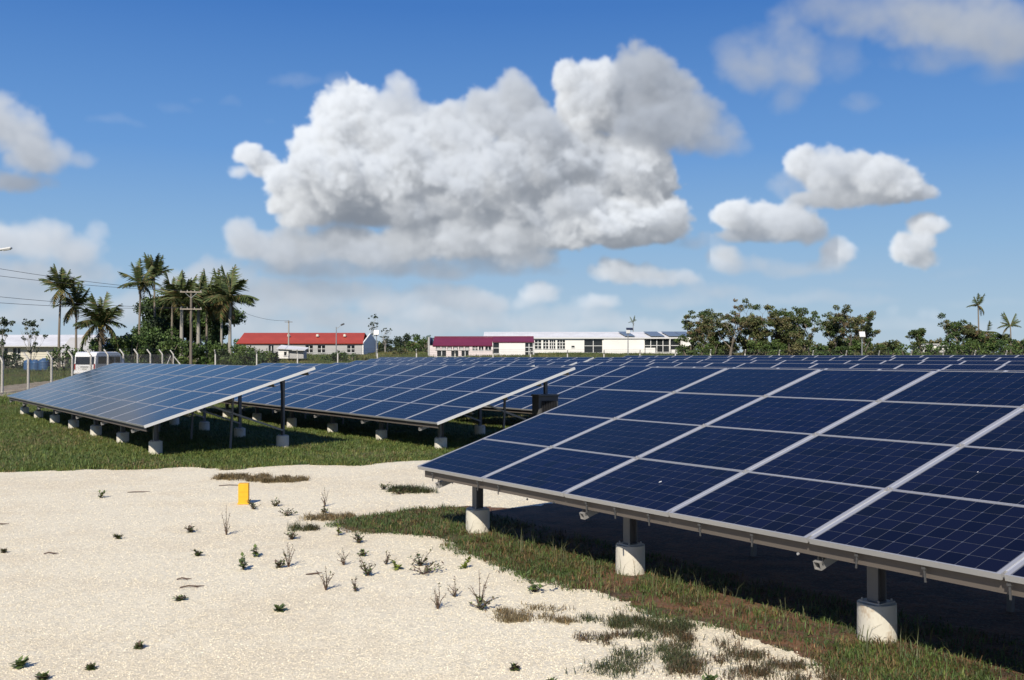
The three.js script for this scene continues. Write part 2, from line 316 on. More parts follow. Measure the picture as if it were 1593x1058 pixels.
function ragged(points, amp, step, seed) {                          // a broken edge along a line
  const r = mulberry(seed), out = [];
  for (let i = 0; i + 1 < points.length; i++) {
    const [x0, z0] = points[i], [x1, z1] = points[i + 1], n = Math.max(1, Math.round(Math.hypot(x1 - x0, z1 - z0) / step));
    for (let k = 0; k < n; k++) { const t = k / n; out.push([lerp(x0, x1, t) + (k ? (r() - 0.5) * amp : 0), lerp(z0, z1, t) + (k ? (r() - 0.5) * amp : 0)]); }
  }
  out.push(points.at(-1)); return out;
}
const inside = (poly, x, z) => { let c = false; for (let i = 0, j = poly.length - 1; i < poly.length; j = i++) { const [xi, zi] = poly[i], [xj, zj] = poly[j]; if ((zi > z) !== (zj > z) && x < (xj - xi) * (z - zi) / (zj - zi) + xi) c = !c; } return c; };

// crushed white coral
const TOP_EDGE = [[-60, -15.5], [-30, -17.6], [-16, -19.1], [-10.24, -19.48], [-8.91, -19.71], [-7.91, -19.94], [-6.97, -20.05], [-6.1, -20.41], [-5.28, -19.9], [-4.75, -20.53], [-4.06, -20.91], [-3.13, -20.66], [-2.57, -21.3], [-1.95, -21.71], [-1.03, -21.99], [1.4, -22.2], [4.2, -21.4], [5.0, -18.9]];
const FRINGE = [[4.0, -17.7], [2.2, -16.5], [0.74, -15.4], [0.0, -14.9], [-0.6, -15.1], [-1.34, -14.8], [-1.74, -14.3], [-2.14, -13.87], [-2.22, -13.33], [-1.86, -12.83], [-1.38, -12.74], [-0.9, -12.55], [-0.67, -11.94], [-0.39, -11.31], [-0.14, -10.94], [0.02, -10.38], [0.33, -10.07], [0.65, -9.7], [0.94, -9.33], [1.1, -8.78], [1.38, -8.56], [1.7, -8.29], [1.87, -7.96], [2.05, -7.53], [2.18, -7.06], [2.28, -6.78], [2.6, -6.2], [3.7, -4.5], [6.4, -0.3], [9.5, 4.4], [14, 11]];
const gravelOutline = [...ragged(TOP_EDGE, 0.35, 0.25, 3), ...ragged(FRINGE, 0.12, 0.09, 4), [14, 40], [-60, 40]];
const gn = fbm(1024, [[170, 1], [340, 1.2], [512, 1.0]], 21), gl = fbm(1024, [[3, 1], [8, 0.8], [21, 0.6], [60, 0.4]], 22);
const gravelColor = texture(1024, (i) => { const v = 0.80 + 0.5 * (gn[i] - 0.5), w = smooth(0.35, 0.68, gl[i]); const c = mix3([0.75, 0.68, 0.51], [0.70, 0.615, 0.445], w); return [c[0] * v * 1.18, c[1] * v * 1.18, c[2] * v * 1.18]; });
const gravelBump = texture(1024, (i) => gn[i], false);
const gravelMat = std(0xffffff, 0.95, { map: gravelColor, bumpMap: gravelBump, bumpScale: 0.007 });
sheet(gravelOutline, 0.008, 5.3, gravelMat, 'gravel_yard', 'pale crushed coral yard in front of the panels');

// red-brown soil bared under the front table
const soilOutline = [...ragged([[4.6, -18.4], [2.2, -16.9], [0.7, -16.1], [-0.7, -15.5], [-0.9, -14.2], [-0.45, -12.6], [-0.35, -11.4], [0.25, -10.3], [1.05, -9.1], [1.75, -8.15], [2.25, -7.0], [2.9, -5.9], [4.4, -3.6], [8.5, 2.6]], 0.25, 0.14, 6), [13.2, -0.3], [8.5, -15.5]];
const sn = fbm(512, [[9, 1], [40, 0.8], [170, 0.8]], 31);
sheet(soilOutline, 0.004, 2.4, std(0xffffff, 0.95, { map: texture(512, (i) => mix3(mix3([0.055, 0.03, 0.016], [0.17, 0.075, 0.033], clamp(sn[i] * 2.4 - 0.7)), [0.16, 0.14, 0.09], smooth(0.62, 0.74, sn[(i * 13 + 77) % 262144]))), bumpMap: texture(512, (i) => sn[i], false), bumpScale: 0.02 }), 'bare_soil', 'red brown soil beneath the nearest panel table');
// ---------------------------------------------------------------- solar tables
const TILT = THREE.MathUtils.degToRad(17.63), PW = 1.55, PH = 0.997;
const galvNoise = fbm(256, [[6, 1], [20, 0.8], [70, 0.6]], 41);
const M = {
  frame: std(C(0.43, 0.43, 0.43), 0.42, { metalness: 0.35 }),
  rail: std(C(0.62, 0.625, 0.63), 0.4, { metalness: 0.35 }),
  trim: std(C(0.66, 0.66, 0.65), 0.45, { metalness: 0.1 }),
  sheet: std(C(0.10, 0.108, 0.13), 0.35),
  cell: new THREE.MeshPhysicalMaterial({ color: 0xffffff, vertexColors: true, roughness: 0.10, metalness: 0, ior: 1.19, specularIntensity: 0.85 }),
  back: std(C(0.55, 0.55, 0.54), 0.7),
  galv: std(0xffffff, 0.55, { metalness: 0.45, map: texture(256, (i) => mix3([0.22, 0.215, 0.205], [0.40, 0.39, 0.375], clamp(galvNoise[i] * 2.2 - 0.6))) }),
  rusty: std(0xffffff, 0.7, { metalness: 0.25, map: texture(256, (i) => mix3(mix3([0.055, 0.053, 0.05], [0.15, 0.142, 0.13], clamp(galvNoise[i] * 2.4 - 0.7)), [0.11, 0.07, 0.045], smooth(0.55, 0.7, galvNoise[(i * 7) % 65536]) * 0.5)) }),
  post: std(C(0.16, 0.16, 0.165), 0.5, { metalness: 0.4 }),
  concrete: null, dark: std(C(0.02, 0.02, 0.022), 0.6), bolt: std(C(0.10, 0.10, 0.10), 0.5, { metalness: 0.5 }), black: std(C(0.015, 0.015, 0.016), 0.55),
};
{
  const n = fbm(256, [[5, 1], [17, 0.7], [80, 0.5]], 43);
  const map = texture(256, (i, x, y) => { const dirt = smooth(0.5, 0.75, n[i] + 0.32 * (1 - smooth(0, 70, y)) - 0.06); return mix3(mix3([0.60, 0.565, 0.47], [0.68, 0.645, 0.55], n[i]), [0.36, 0.24, 0.13], dirt * 0.55); });
  map.wrapS = map.wrapT = THREE.RepeatWrapping;
  M.concrete = std(0xffffff, 0.85, { map, bumpMap: texture(256, (i) => n[i], false), bumpScale: 0.006 });
}
const GAPX = 0.024, GAPZ = 0.007, FW = 0.031, FZ = 0.010;
const panelW = PW - GAPX, panelD = PH - GAPZ;
// panel: origin at its low left corner of the grid cell, x to the right, -z up the slope, top face at y = 0
const frameGeo = fuse([
  box(panelW, 0.042, FZ, PW / 2, -0.021, -GAPZ / 2 - FZ / 2), box(panelW, 0.042, FZ, PW / 2, -0.021, -PH + GAPZ / 2 + FZ / 2),
  box(FW, 0.042, panelD - 2 * FZ, GAPX / 2 + FW / 2, -0.021, -PH / 2), box(FW, 0.042, panelD - 2 * FZ, PW - GAPX / 2 - FW / 2, -0.021, -PH / 2)]);
const sheetGeo = box(panelW - 2 * FW, 0.006, panelD - 2 * FZ, PW / 2, -0.0066, -PH / 2);
const cw = (panelW - 2 * FW - 0.016) / 10, cd = (panelD - 2 * FZ - 0.016) / 6;
const cellAt = (i, j) => [GAPX / 2 + FW + 0.008 + (i + 0.5) * cw, -(GAPZ / 2 + FZ + 0.008 + (j + 0.5) * cd)];
function cellShape() {                                              // a thin wafer with clipped corners
  const w = cw / 2 - 0.0022, d = cd / 2 - 0.0022, c = 0.006, p = [[-w + c, -d], [w - c, -d], [w, -d + c], [w, d - c], [w - c, d], [-w + c, d], [-w, d - c], [-w, -d + c]], pos = [];
  for (let k = 1; k < 7; k++) pos.push(p[0][0], 0, p[0][1], p[k + 1][0], 0, p[k + 1][1], p[k][0], 0, p[k][1]);
  return pos;
}
const wafer = cellShape();
const crnd = mulberry(9);
let tone = 1, hue = 1;
const cellColor = () => { const t = crnd(), v = tone * (0.72 + 0.56 * crnd()); return t < 0.12 ? [0.0050 * v, 0.0054 * v, 0.010 * v] : [0.0055 * v, 0.0060 * v, 0.0155 * v * hue]; };
function cellGrid() {
  tone = 0.7 + 0.7 * crnd(); hue = 0.8 + 0.5 * crnd();
  const pos = [], col = [];
  for (let j = 0; j < 6; j++) for (let i = 0; i < 10; i++) {
    const [x, z] = cellAt(i, j), c = cellColor();
    for (let k = 0; k < wafer.length; k += 3) { pos.push(wafer[k] + x, -0.0026, wafer[k + 2] + z); col.push(...c); }
  }
  return tris(pos, col);
}
const grids = Array.from({ length: 9 }, cellGrid); tone = hue = 1;
const wafers = [0, 1, 2, 3, 4, 5].map(() => { const c = cellColor(), col = []; for (let k = 0; k < wafer.length; k += 3) col.push(...c); return tris(wafer, col); });
const pedGeo = new THREE.LatheGeometry([[0, 0.285], [0.139, 0.285], [0.143, 0.283], [0.145, 0.279], [0.147, 0.0], [0.149, -0.12]].reverse().map(([r, y]) => new THREE.Vector2(r, y)), 24);
const postFlange = (h) => fuse([box(0.10, h, 0.008, 0, h / 2, 0.046), box(0.10, h, 0.008, 0, h / 2, -0.046), box(0.008, h, 0.084, 0, h / 2, 0)]);
const plateGeo = fuse([box(0.19, 0.012, 0.19, 0, 0.006, 0), ...[[1, 1], [1, -1], [-1, 1], [-1, -1]].map(([x, z]) => cyl(0.008, 0.008, 0.02, 6, x * 0.075, 0.01, z * 0.075))]);
const cChannel = (len, h, w) => fuse([box(len, h, 0.005, len / 2, 0, w / 2), box(len, 0.005, w - 0.006, len / 2, h / 2 - 0.0025, -0.0005), box(len, 0.005, w - 0.006, len / 2, -h / 2 + 0.0025, -0.0005)]);
function tubeEnd(a, b, s, t = 0.006) {                              // hollow square tube from a to b
  const d = V().subVectors(b, a), L = d.length(), m = new THREE.Matrix4().lookAt(a, b, V(0, 1, 0)).setPosition(V().addVectors(a, b).multiplyScalar(0.5));
  return fuse([box(s, t, L, 0, s / 2 - t / 2, 0), box(s, t, L, 0, -s / 2 + t / 2, 0), box(t, s - 2 * t, L, s / 2 - t / 2, 0, 0), box(t, s - 2 * t, L, -s / 2 + t / 2, 0, 0)]).applyMatrix4(m);
}
const trimGeo = box(0.008, 0.062, 4 * PH - 0.014, 0, -0.029, -2 * PH + 0.007);
const railGeo = box(0.023, 0.02, 4 * PH - 0.07, 0, -0.0135, -2 * PH - 0.015);
function solarTable({ a, b, cols, low, label, first = 0.33, every = 1.89, detail = 1, nearCells = false }) {
  const [x, z] = fromRows(a, b), base = groundY(x, z);
  const t = thing('solar_table', label, 'solar panels', [x, base, z], YAW, 'rows of solar panel tables');
  const y0 = low - base, S = Math.sin(TILT), K = Math.cos(TILT), len = cols * PW;
  const on = (px, s, drop = 0) => V(px, y0 + s * S - drop * K, -s * K - drop * S);    // a point on the table, or that far below it
  for (let j = 0; j < 4; j++) for (let i = 0; i < cols; i++) {
    const p = part(t, 'solar_panel', frameGeo, M.frame); p.position.copy(on(i * PW, j * PH)); p.rotation.x = TILT;
    p.position.y += (crnd() - 0.5) * 0.004;
    part(p, 'back_sheet', sheetGeo, M.sheet);
    if (nearCells && ((j === 0 && i >= 2 && i <= 4) || (j === 1 && (i === 3 || i === 4)))) {
      for (let n = 0; n < 60; n++) { const c = part(p, 'solar_cell', wafers[(crnd() * 6) | 0], M.cell), [cx, cz] = cellAt(n % 10, (n / 10) | 0); c.position.set(cx, -0.0026, cz); }
    } else tag(part(p, 'cell_grid', grids[(crnd() * 9) | 0], M.cell), null, null, null, 'stuff');
  }
  for (const s of detail ? [0.16, PH, 2 * PH, 3 * PH, 3.84] : [0.16, 3.84]) {
    const front = s < 0.2, beam = part(t, 'beam', cChannel(len - 0.16, front ? 0.115 : 0.105, 0.05), front ? M.rusty : M.galv); beam.position.copy(on(0.08, front ? 0.075 : s, front ? 0.102 : 0.097)); beam.rotation.x = front ? 0 : TILT;
  }
  for (let i = 1; i < cols; i++) { const r = part(t, 'seam_rail', railGeo, M.rail); r.position.copy(on(i * PW, 0.012, 0)); r.rotation.x = TILT; }
  const trim = part(t, 'edge_trim', trimGeo, M.trim); trim.position.copy(on(len - GAPX / 2 + 0.004, 0.007, 0)); trim.rotation.x = TILT;
  if (!detail) {
    for (let q = first; q < cols; q += every * 2) { const p = on(q * PW, 3.3, 0.15); const h = p.y; part(t, 'post', box(0.1, h, 0.1, p.x, h / 2, p.z), M.post); }
    return t;
  }
  for (let q = first; q < cols; q += every) {
    const px = q * PW, f = on(px, 0.56, 0.15), r = on(px, 3.65, 0.15);
    const raf = part(t, 'rafter', tubeEnd(on(px - 0.16, 0.03, 0.233), on(px - 0.16, 3.92, 0.215), 0.066), M.galv);
    part(raf, 'hanger_bolt', fuse([cyl(0.007, 0.007, 0.13, 6, 0, 0, 0).translate(...on(px - 0.16, 0.05, 0.22).toArray()), cyl(0.007, 0.007, 0.13, 6, 0, 0, 0).translate(...on(px - 0.12, 0.05, 0.22).toArray())]), M.bolt);
    for (const [q2, tall] of [[f, false], [r, true]]) {
      const ped = part(t, 'pedestal', pedGeo, M.concrete); ped.position.set(q2.x, 0, q2.z); ped.rotation.y = crnd() * 6;
      part(t, 'base_plate', plateGeo, M.galv).position.set(q2.x, 0.285, q2.z);
      const h = q2.y - 0.285 - 0.012 + 0.02; part(t, 'post', tall ? box(0.075, h, 0.075, 0, h / 2, 0) : postFlange(h), M.post).position.set(q2.x, 0.297, q2.z);
    }
    part(t, 'brace', bar(V(r.x + 0.06, 0.42, r.z + 0.02), V(r.x + 0.06, on(0, 1.75, 0.2).y, on(0, 1.75, 0.2).z), 0.04), M.galv);
    part(t, 'mid_post', bar(V(px + 0.06, 0.0, on(0, 2.35).z), V(px + 0.06, on(0, 2.35, 0.2).y, on(0, 2.35, 0.2).z), 0.045), M.post);
  }
  return t;
}
const T1 = solarTable({ a: -11.56, b: 6.12, cols: 9, low: 0.796, nearCells: true, label: 'large dark blue panel table filling the right foreground' });
for (let i = 1; i < 6; i++) for (let j = 1; j < 4; j++) {           // mid clamps where four panels meet
  const c = part(T1, 'clamp', fuse([box(0.05, 0.008, 0.05, 0, 0.003, 0), cyl(0.009, 0.009, 0.012, 6, 0, 0.006, 0)]), M.galv);
  c.position.set(i * PW, 0.796 + j * PH * Math.sin(TILT), -j * PH * Math.cos(TILT)); c.rotation.x = TILT;
}
const T2 = solarTable({ a: -22.5 - 13 * PW, b: 5.5, cols: 13, low: 0.718, first: 0.16, every: 2, label: 'greyish blue panel table at the left behind the lawn' });
const T3 = solarTable({ a: -20.3 - 14 * PW, b: 11.25, cols: 14, low: 0.70, first: 1.45, every: 2, label: 'blue panel table in the middle with the grey inverter box' });
for (const [a0, cols, b, low, label] of [
  [-46.9, 11, 16.6, 0.67, 'blue panel table behind the inverter box, its left half'], [-29.6, 12, 16.6, 0.67, 'blue panel table showing to the right of the inverter box'],
  [-56.5, 14, 22.1, 0.74, 'third row panel table, left one, seen over the middle table'], [-34.6, 15, 22.1, 0.74, 'third row panel table just above the foreground table top edge'],
  [-66, 16, 27.6, 0.82, 'fourth row panel table, left one, before the purple roof'], [-40.9, 17, 27.6, 0.82, 'fourth row panel table, right one, above the foreground table'],
  [-76, 18, 33.2, 0.93, 'fifth row panel table, left one, before the purple roof'], [-47.8, 19, 33.2, 0.93, 'fifth row panel table, right one, before the long white building'],
  [-52, 20, 38.8, 1.03, 'farthest row panel table at the right, by the fence']])
  solarTable({ a: a0, b, cols, low, detail: 0, label });
// inverter on the last rear post of the middle table
{
  const px = (1.45 + 2 * 6) * PW, r = V(px, 0, -3.65 * Math.cos(TILT));
  const [x, z] = fromRows(-20.3 - 14 * PW + px, 11.25 + 3.65 * Math.cos(TILT));
  const inv = thing('inverter_box', 'dark grey inverter cabinet mounted on the rear post of the middle table', 'inverter', [x, groundY(x, z) + 0.62, z], YAW);
  part(inv, 'cabinet', new RoundedBoxGeometry(0.30, 0.56, 0.58, 2, 0.02).translate(0.22, 0.30, 0.12), std(C(0.085, 0.085, 0.085), 0.55));
  for (let k = 0; k < 9; k++) part(inv, 'cooling_fin', box(0.05, 0.40, 0.012, 0.39, 0.27, -0.08 + k * 0.05), M.dark);
  part(inv, 'mounting_plate', box(0.03, 0.62, 0.4, 0.055, 0.3, 0.05), M.galv);
  part(inv, 'hood', new RoundedBoxGeometry(0.34, 0.05, 0.62, 2, 0.015).translate(0.23, 0.60, 0.12), std(C(0.11, 0.11, 0.11), 0.5));
}
// cable conduit at the end of the left table
{
  const q = 0.16 + 2 * 6, px = q * PW, s = 3.65, S = Math.sin(TILT), K = Math.cos(TILT), top = 0.718 + s * S - 0.15;
  const [x, z] = fromRows(-22.5 - 13 * PW + px, 5.5 + s * K);
  const pts = [[-0.02, 0.25, 0.07], [0.02, 0.7, 0.07], [0.0, 1.1, 0.07], [-0.01, top - 0.28, 0.075], [-0.05, top - 0.08, 0.09], [-0.22, top - 0.02, 0.12], [-0.45, top - 0.02, 0.14], [-0.9, top - 0.03, 0.16]].map((p) => V(...p));
  const g = new THREE.TubeGeometry(new THREE.CatmullRomCurve3(pts), 40, 0.028, 7);
  const o = single('cable_conduit', g, M.black, 'black cable hose running up the end post of the left table', 'cable'); o.position.set(x + 0.09, 0, z); o.rotation.y = YAW;
}

{ // bird droppings on the front table
  const white = std(C(0.7, 0.69, 0.66), 0.8);
  for (const [i, s, r] of [[2.55, 0.55, 0.010], [4.3, 1.5, 0.006]]) {
    const q = mulberry(r * 1e5), sh = new THREE.Shape(Array.from({ length: 11 }, (_, k) => { const a = k / 11 * 6.283, d = r * (0.55 + 0.9 * q()); return new THREE.Vector2(Math.cos(a) * d, Math.sin(a) * d * 1.5); }));
    const d = part(T1, 'bird_dropping', new THREE.ExtrudeGeometry(sh, { depth: 0.0015, bevelEnabled: false }).rotateX(-Math.PI / 2), white);
    d.position.set(i * PW, 0.796 + s * Math.sin(TILT) - 0.0022 * Math.cos(TILT), -s * Math.cos(TILT) - 0.0022 * Math.sin(TILT)); d.rotation.x = TILT;
  }
}

{ // clips and bolt heads along the front beam of the nearest table
  const r = mulberry(321), clip = fuse([box(0.014, 0.10, 0.006, 0, 0, 0), box(0.03, 0.016, 0.014, 0, 0.045, 0.004)]), bolt = cyl(0.011, 0.011, 0.012, 6).rotateX(Math.PI / 2);
  for (let x = 0.35; x < 9; x += 0.42 + 0.25 * r()) {
    const y = 0.796 - 0.075, z = 0.075 * -Math.cos(TILT) + 0.032;
    if (r() < 0.55) { const c = part(T1, 'beam_clip', clip, M.bolt); c.position.set(x, y - 0.03, z + 0.002); c.rotation.z = (r() - 0.5) * 0.3; }
    else part(T1, 'bolt_head', bolt, r() < 0.5 ? M.frame : M.bolt).position.set(x, y - 0.03 - 0.04 * r(), z);
  }
}
// ---------------------------------------------------------------- fence
{
  const post = std(C(0.50, 0.48, 0.44), 0.85), wire = std(C(0.10, 0.10, 0.10), 0.6, { metalness: 0.3 });
  const postGeo = fuse([box(0.11, 1.95, 0.11, 0, 0.975 - 0.1, 0), bar(V(0, 1.84, 0), V(-0.30, 2.24, 0.0), 0.09)]);
  function chainBay(len) {                                          // woven diamonds between two posts
    const list = [], s = 0.075, h = 1.75;
    for (let k = -h / s; k < len / s; k++) for (const dir of [1, -1]) {
      let x0 = k * s, x1 = x0 + h, y0 = 0, y1 = h;
      if (x0 < 0) { y0 = -x0; x0 = 0; } if (x1 > len) { y1 = h - (x1 - len); x1 = len; }
      if (x1 - x0 < 0.02) continue;
      if (dir < 0) { [x0, x1] = [len - x0, len - x1]; }
      list.push(bar(V(x0, 0.06 + y0, dir * 0.003), V(x1, 0.06 + y1, dir * 0.003), 0.0036));
    }
    return fuse(list);
  }
  const strand = (len, lean) => fuse([0.05, 0.17, 0.29].map((q) => bar(V(lean * q, 1.88 + q * 1.33, 0), V(len + lean * q, 1.88 + q * 1.33, 0), 0.012)));
  function run(label, x0, z0, dx, dz, n, leanSide) {
    const len = Math.hypot(dx, dz), turn = Math.atan2(-dz, dx), bay = chainBay(len), line = strand(len, 0);
    const f = thing('chain_link_fence', label, 'fence', [x0, 0, z0], 0, 'fences round the array');
    for (let i = 0; i < n; i++) {
      const x = i * dx, z = i * dz, y = groundY(x0 + x, z0 + z), yn = groundY(x0 + x + dx, z0 + z + dz);
      const p = part(f, 'post', postGeo, post); p.position.set(x, y, z); p.rotation.y = leanSide;
      if (i === n - 1) break;
      for (const [name, g] of [['mesh_panel', bay], ['barbed_wire', line]]) { const m = part(f, name, g, wire); m.position.set(x, (y + yn) / 2, z); m.rotation.y = turn; }
    }
    return f;
  }
  run('chain link fence with leaning post tops beside the parked white van', -29.2 + 0.63, -60 + 11.04, -0.21, -3.68, 14, 0);
  const back = run('chain link fence along the far side behind all the panel rows', -31.3 + 3.68, -96.8 - 0.71, 3.68, -0.71, 27, Math.PI / 2);
  const y = groundY(-31, -97);
  part(back, 'corner_brace', fuse([bar(V(-3.7, y + 1.75, 0.75), V(-2.4, y + 0.1, 0.6), 0.09), bar(V(-3.9, y + 1.7, 0.8), V(-4.2, y + 0.1, 1.9), 0.08)]), post);
}
// ---------------------------------------------------------------- white van beyond the fence
{
  const vx = -31.8, vz = -78, van = thing('parked_van', 'white minibus van parked beyond the fence, seen from behind', 'van', [vx, groundY(vx, vz) + 0.02, vz], -0.13);
  const white = new THREE.MeshPhysicalMaterial({ color: C(0.78, 0.78, 0.77), roughness: 0.35, clearcoat: 0.6, clearcoatRoughness: 0.1 }), glass = std(C(0.015, 0.018, 0.02), 0.08), rubber = std(C(0.02, 0.02, 0.02), 0.9), grey = std(C(0.10, 0.10, 0.10), 0.7);
  // side profile along -z (nose), y up
  const s = new THREE.Shape();
  [[0.02, 0.42], [0.0, 0.95], [0.10, 1.72], [0.22, 1.92], [0.5, 1.98], [3.2, 1.98], [3.65, 1.86], [4.25, 1.18], [4.62, 0.98], [4.70, 0.70], [4.66, 0.40]].forEach(([z, y], i) => i ? s.lineTo(z, y) : s.moveTo(z, y));
  s.closePath();
  const body = new THREE.ExtrudeGeometry(s, { depth: 1.56, bevelEnabled: true, bevelSize: 0.07, bevelThickness: 0.07, bevelSegments: 3, steps: 1 }).translate(0, 0, -0.78).rotateY(Math.PI / 2);
  part(van, 'body', body, white);
  part(van, 'rear_window', new RoundedBoxGeometry(1.46, 0.58, 0.03, 2, 0.012).rotateX(-0.129).translate(0, 1.38, 0.018), glass);
  const door = part(van, 'tailgate', new RoundedBoxGeometry(1.40, 0.42, 0.03, 2, 0.012).translate(0, 0.80, 0.065), white);
  part(door, 'door_handle', box(0.62, 0.05, 0.03, 0, 0.92, 0.085), grey);
  part(van, 'number_plate', box(0.36, 0.13, 0.02, 0, 0.76, 0.085), std(C(0.5, 0.5, 0.46), 0.5));
  part(van, 'bumper', new RoundedBoxGeometry(1.70, 0.20, 0.18, 3, 0.05).translate(0, 0.50, 0.05), white);
  for (const q of [-1, 1]) {
    part(van, 'tail_light', box(0.10, 0.42, 0.06, q * 0.77, 0.93, 0.045), std(C(0.32, 0.03, 0.03), 0.25));
    for (const [z0, z1] of [[-0.35, -1.5], [-1.6, -2.75], [-2.85, -3.6]]) part(van, 'side_window', box(0.02, 0.55, z0 - z1, q * 0.855, 1.42, (z0 + z1) / 2), glass);
    for (const z of [-0.95, -3.75]) { const w = part(van, 'wheel', new THREE.CylinderGeometry(0.33, 0.33, 0.22, 20).rotateZ(Math.PI / 2).translate(q * 0.74, 0.33, z), rubber); part(w, 'rim', new THREE.CylinderGeometry(0.19, 0.19, 0.02, 16).rotateZ(Math.PI / 2).translate(q * 0.856, 0.33, z), std(C(0.4, 0.4, 0.4), 0.4, { metalness: 0.6 })); }
  }
  part(van, 'underside', box(1.5, 0.18, 4.4, 0, 0.40, -2.3), grey);
}
// ---------------------------------------------------------------- buildings
const wallNoise = fbm(256, [[4, 1], [13, 0.6], [50, 0.4]], 51);
const plaster = (r, g, b) => std(0xffffff, 0.9, { map: texture(256, (i) => { const v = 0.90 + 0.16 * wallNoise[i]; return [r * v, g * v, b * v]; }) });
const roofing = (r, g, b) => std(0xffffff, 0.55, { map: texture(256, (i, x) => { const v = (0.82 + 0.30 * wallNoise[i]) * (x % 16 < 2 ? 0.88 : 1); return [r * v, g * v, b * v]; }) });
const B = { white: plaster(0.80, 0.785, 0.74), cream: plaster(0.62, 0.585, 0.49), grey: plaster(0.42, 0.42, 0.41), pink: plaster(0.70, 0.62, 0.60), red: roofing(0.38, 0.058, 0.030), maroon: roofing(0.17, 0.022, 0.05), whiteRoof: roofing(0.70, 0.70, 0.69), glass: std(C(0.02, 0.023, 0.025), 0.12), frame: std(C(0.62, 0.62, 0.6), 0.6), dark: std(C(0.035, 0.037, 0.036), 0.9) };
// a wall along x from 0 to w, its face at z = 0; openings are [x0, x1, y0, y1, columns, rows]
function facade(parent, w, h, openings, material, y0 = 0, x0 = 0, z = 0) {
  const s = new THREE.Shape([[0, 0], [w, 0], [w, h], [0, h]].map((p) => new THREE.Vector2(...p)));
  for (const [a, b, c, d] of openings) s.holes.push(new THREE.Path([[a, c], [a, d], [b, d], [b, c]].map((p) => new THREE.Vector2(...p))));
  const g = new THREE.ExtrudeGeometry(s, { depth: 0.24, bevelEnabled: false }).translate(x0, y0, z - 0.24);
  const p = g.attributes.position, uv = []; for (let i = 0; i < p.count; i++) uv.push((p.getX(i) + p.getZ(i)) / 6, p.getY(i) / 6);
  g.setAttribute('uv', new THREE.Float32BufferAttribute(uv, 2));
  part(parent, 'wall', g, material);
  for (const [a, b, c, d, nx = 1, ny = 1] of openings) {
    const m = part(parent, 'window', box(b - a, d - c, 0.03, x0 + (a + b) / 2, y0 + (c + d) / 2, z - 0.2), B.glass), bars = [];
    for (let i = 1; i < nx; i++) bars.push(box(0.11, d - c, 0.06, x0 + lerp(a, b, i / nx), y0 + (c + d) / 2, z - 0.14));
    for (let i = 1; i < ny; i++) bars.push(box(b - a, 0.09, 0.05, x0 + (a + b) / 2, y0 + lerp(c, d, i / ny), z - 0.13));
    bars.push(box(b - a + 0.1, 0.08, 0.12, x0 + (a + b) / 2, y0 + c - 0.04, z + 0.03));
    part(m, 'window_frame', fuse(bars), B.frame);
  }
}
function slab(points, thick, tile = 4) {                            // a flat roof slab given by four corners
  const [a, b, c, d] = points.map((p) => V(...p)), n = V().crossVectors(V().subVectors(b, a), V().subVectors(d, a)).normalize().multiplyScalar(-thick);
  const lo = [a, b, c, d].map((p) => p.clone().add(n)), pos = [], uv = [], w = a.distanceTo(b) / tile, h = a.distanceTo(d) / tile;
  const quad = (p, q, r, s, u, v) => { for (const [t, x, y] of [[p, 0, 0], [q, u, 0], [r, u, v], [p, 0, 0], [r, u, v], [s, 0, v]]) { pos.push(t.x, t.y, t.z); uv.push(x, y); } };
  quad(a, b, c, d, w, h); quad(lo[3], lo[2], lo[1], lo[0], w, h); quad(lo[0], lo[1], b, a, w, 0.05); quad(lo[1], lo[2], c, b, h, 0.05); quad(lo[2], lo[3], d, c, w, 0.05); quad(lo[3], lo[0], a, d, h, 0.05);
  const g = new THREE.BufferGeometry(); g.setAttribute('position', new THREE.Float32BufferAttribute(pos, 3)); g.setAttribute('uv', new THREE.Float32BufferAttribute(uv, 2)); g.computeVertexNormals(); return g;
}
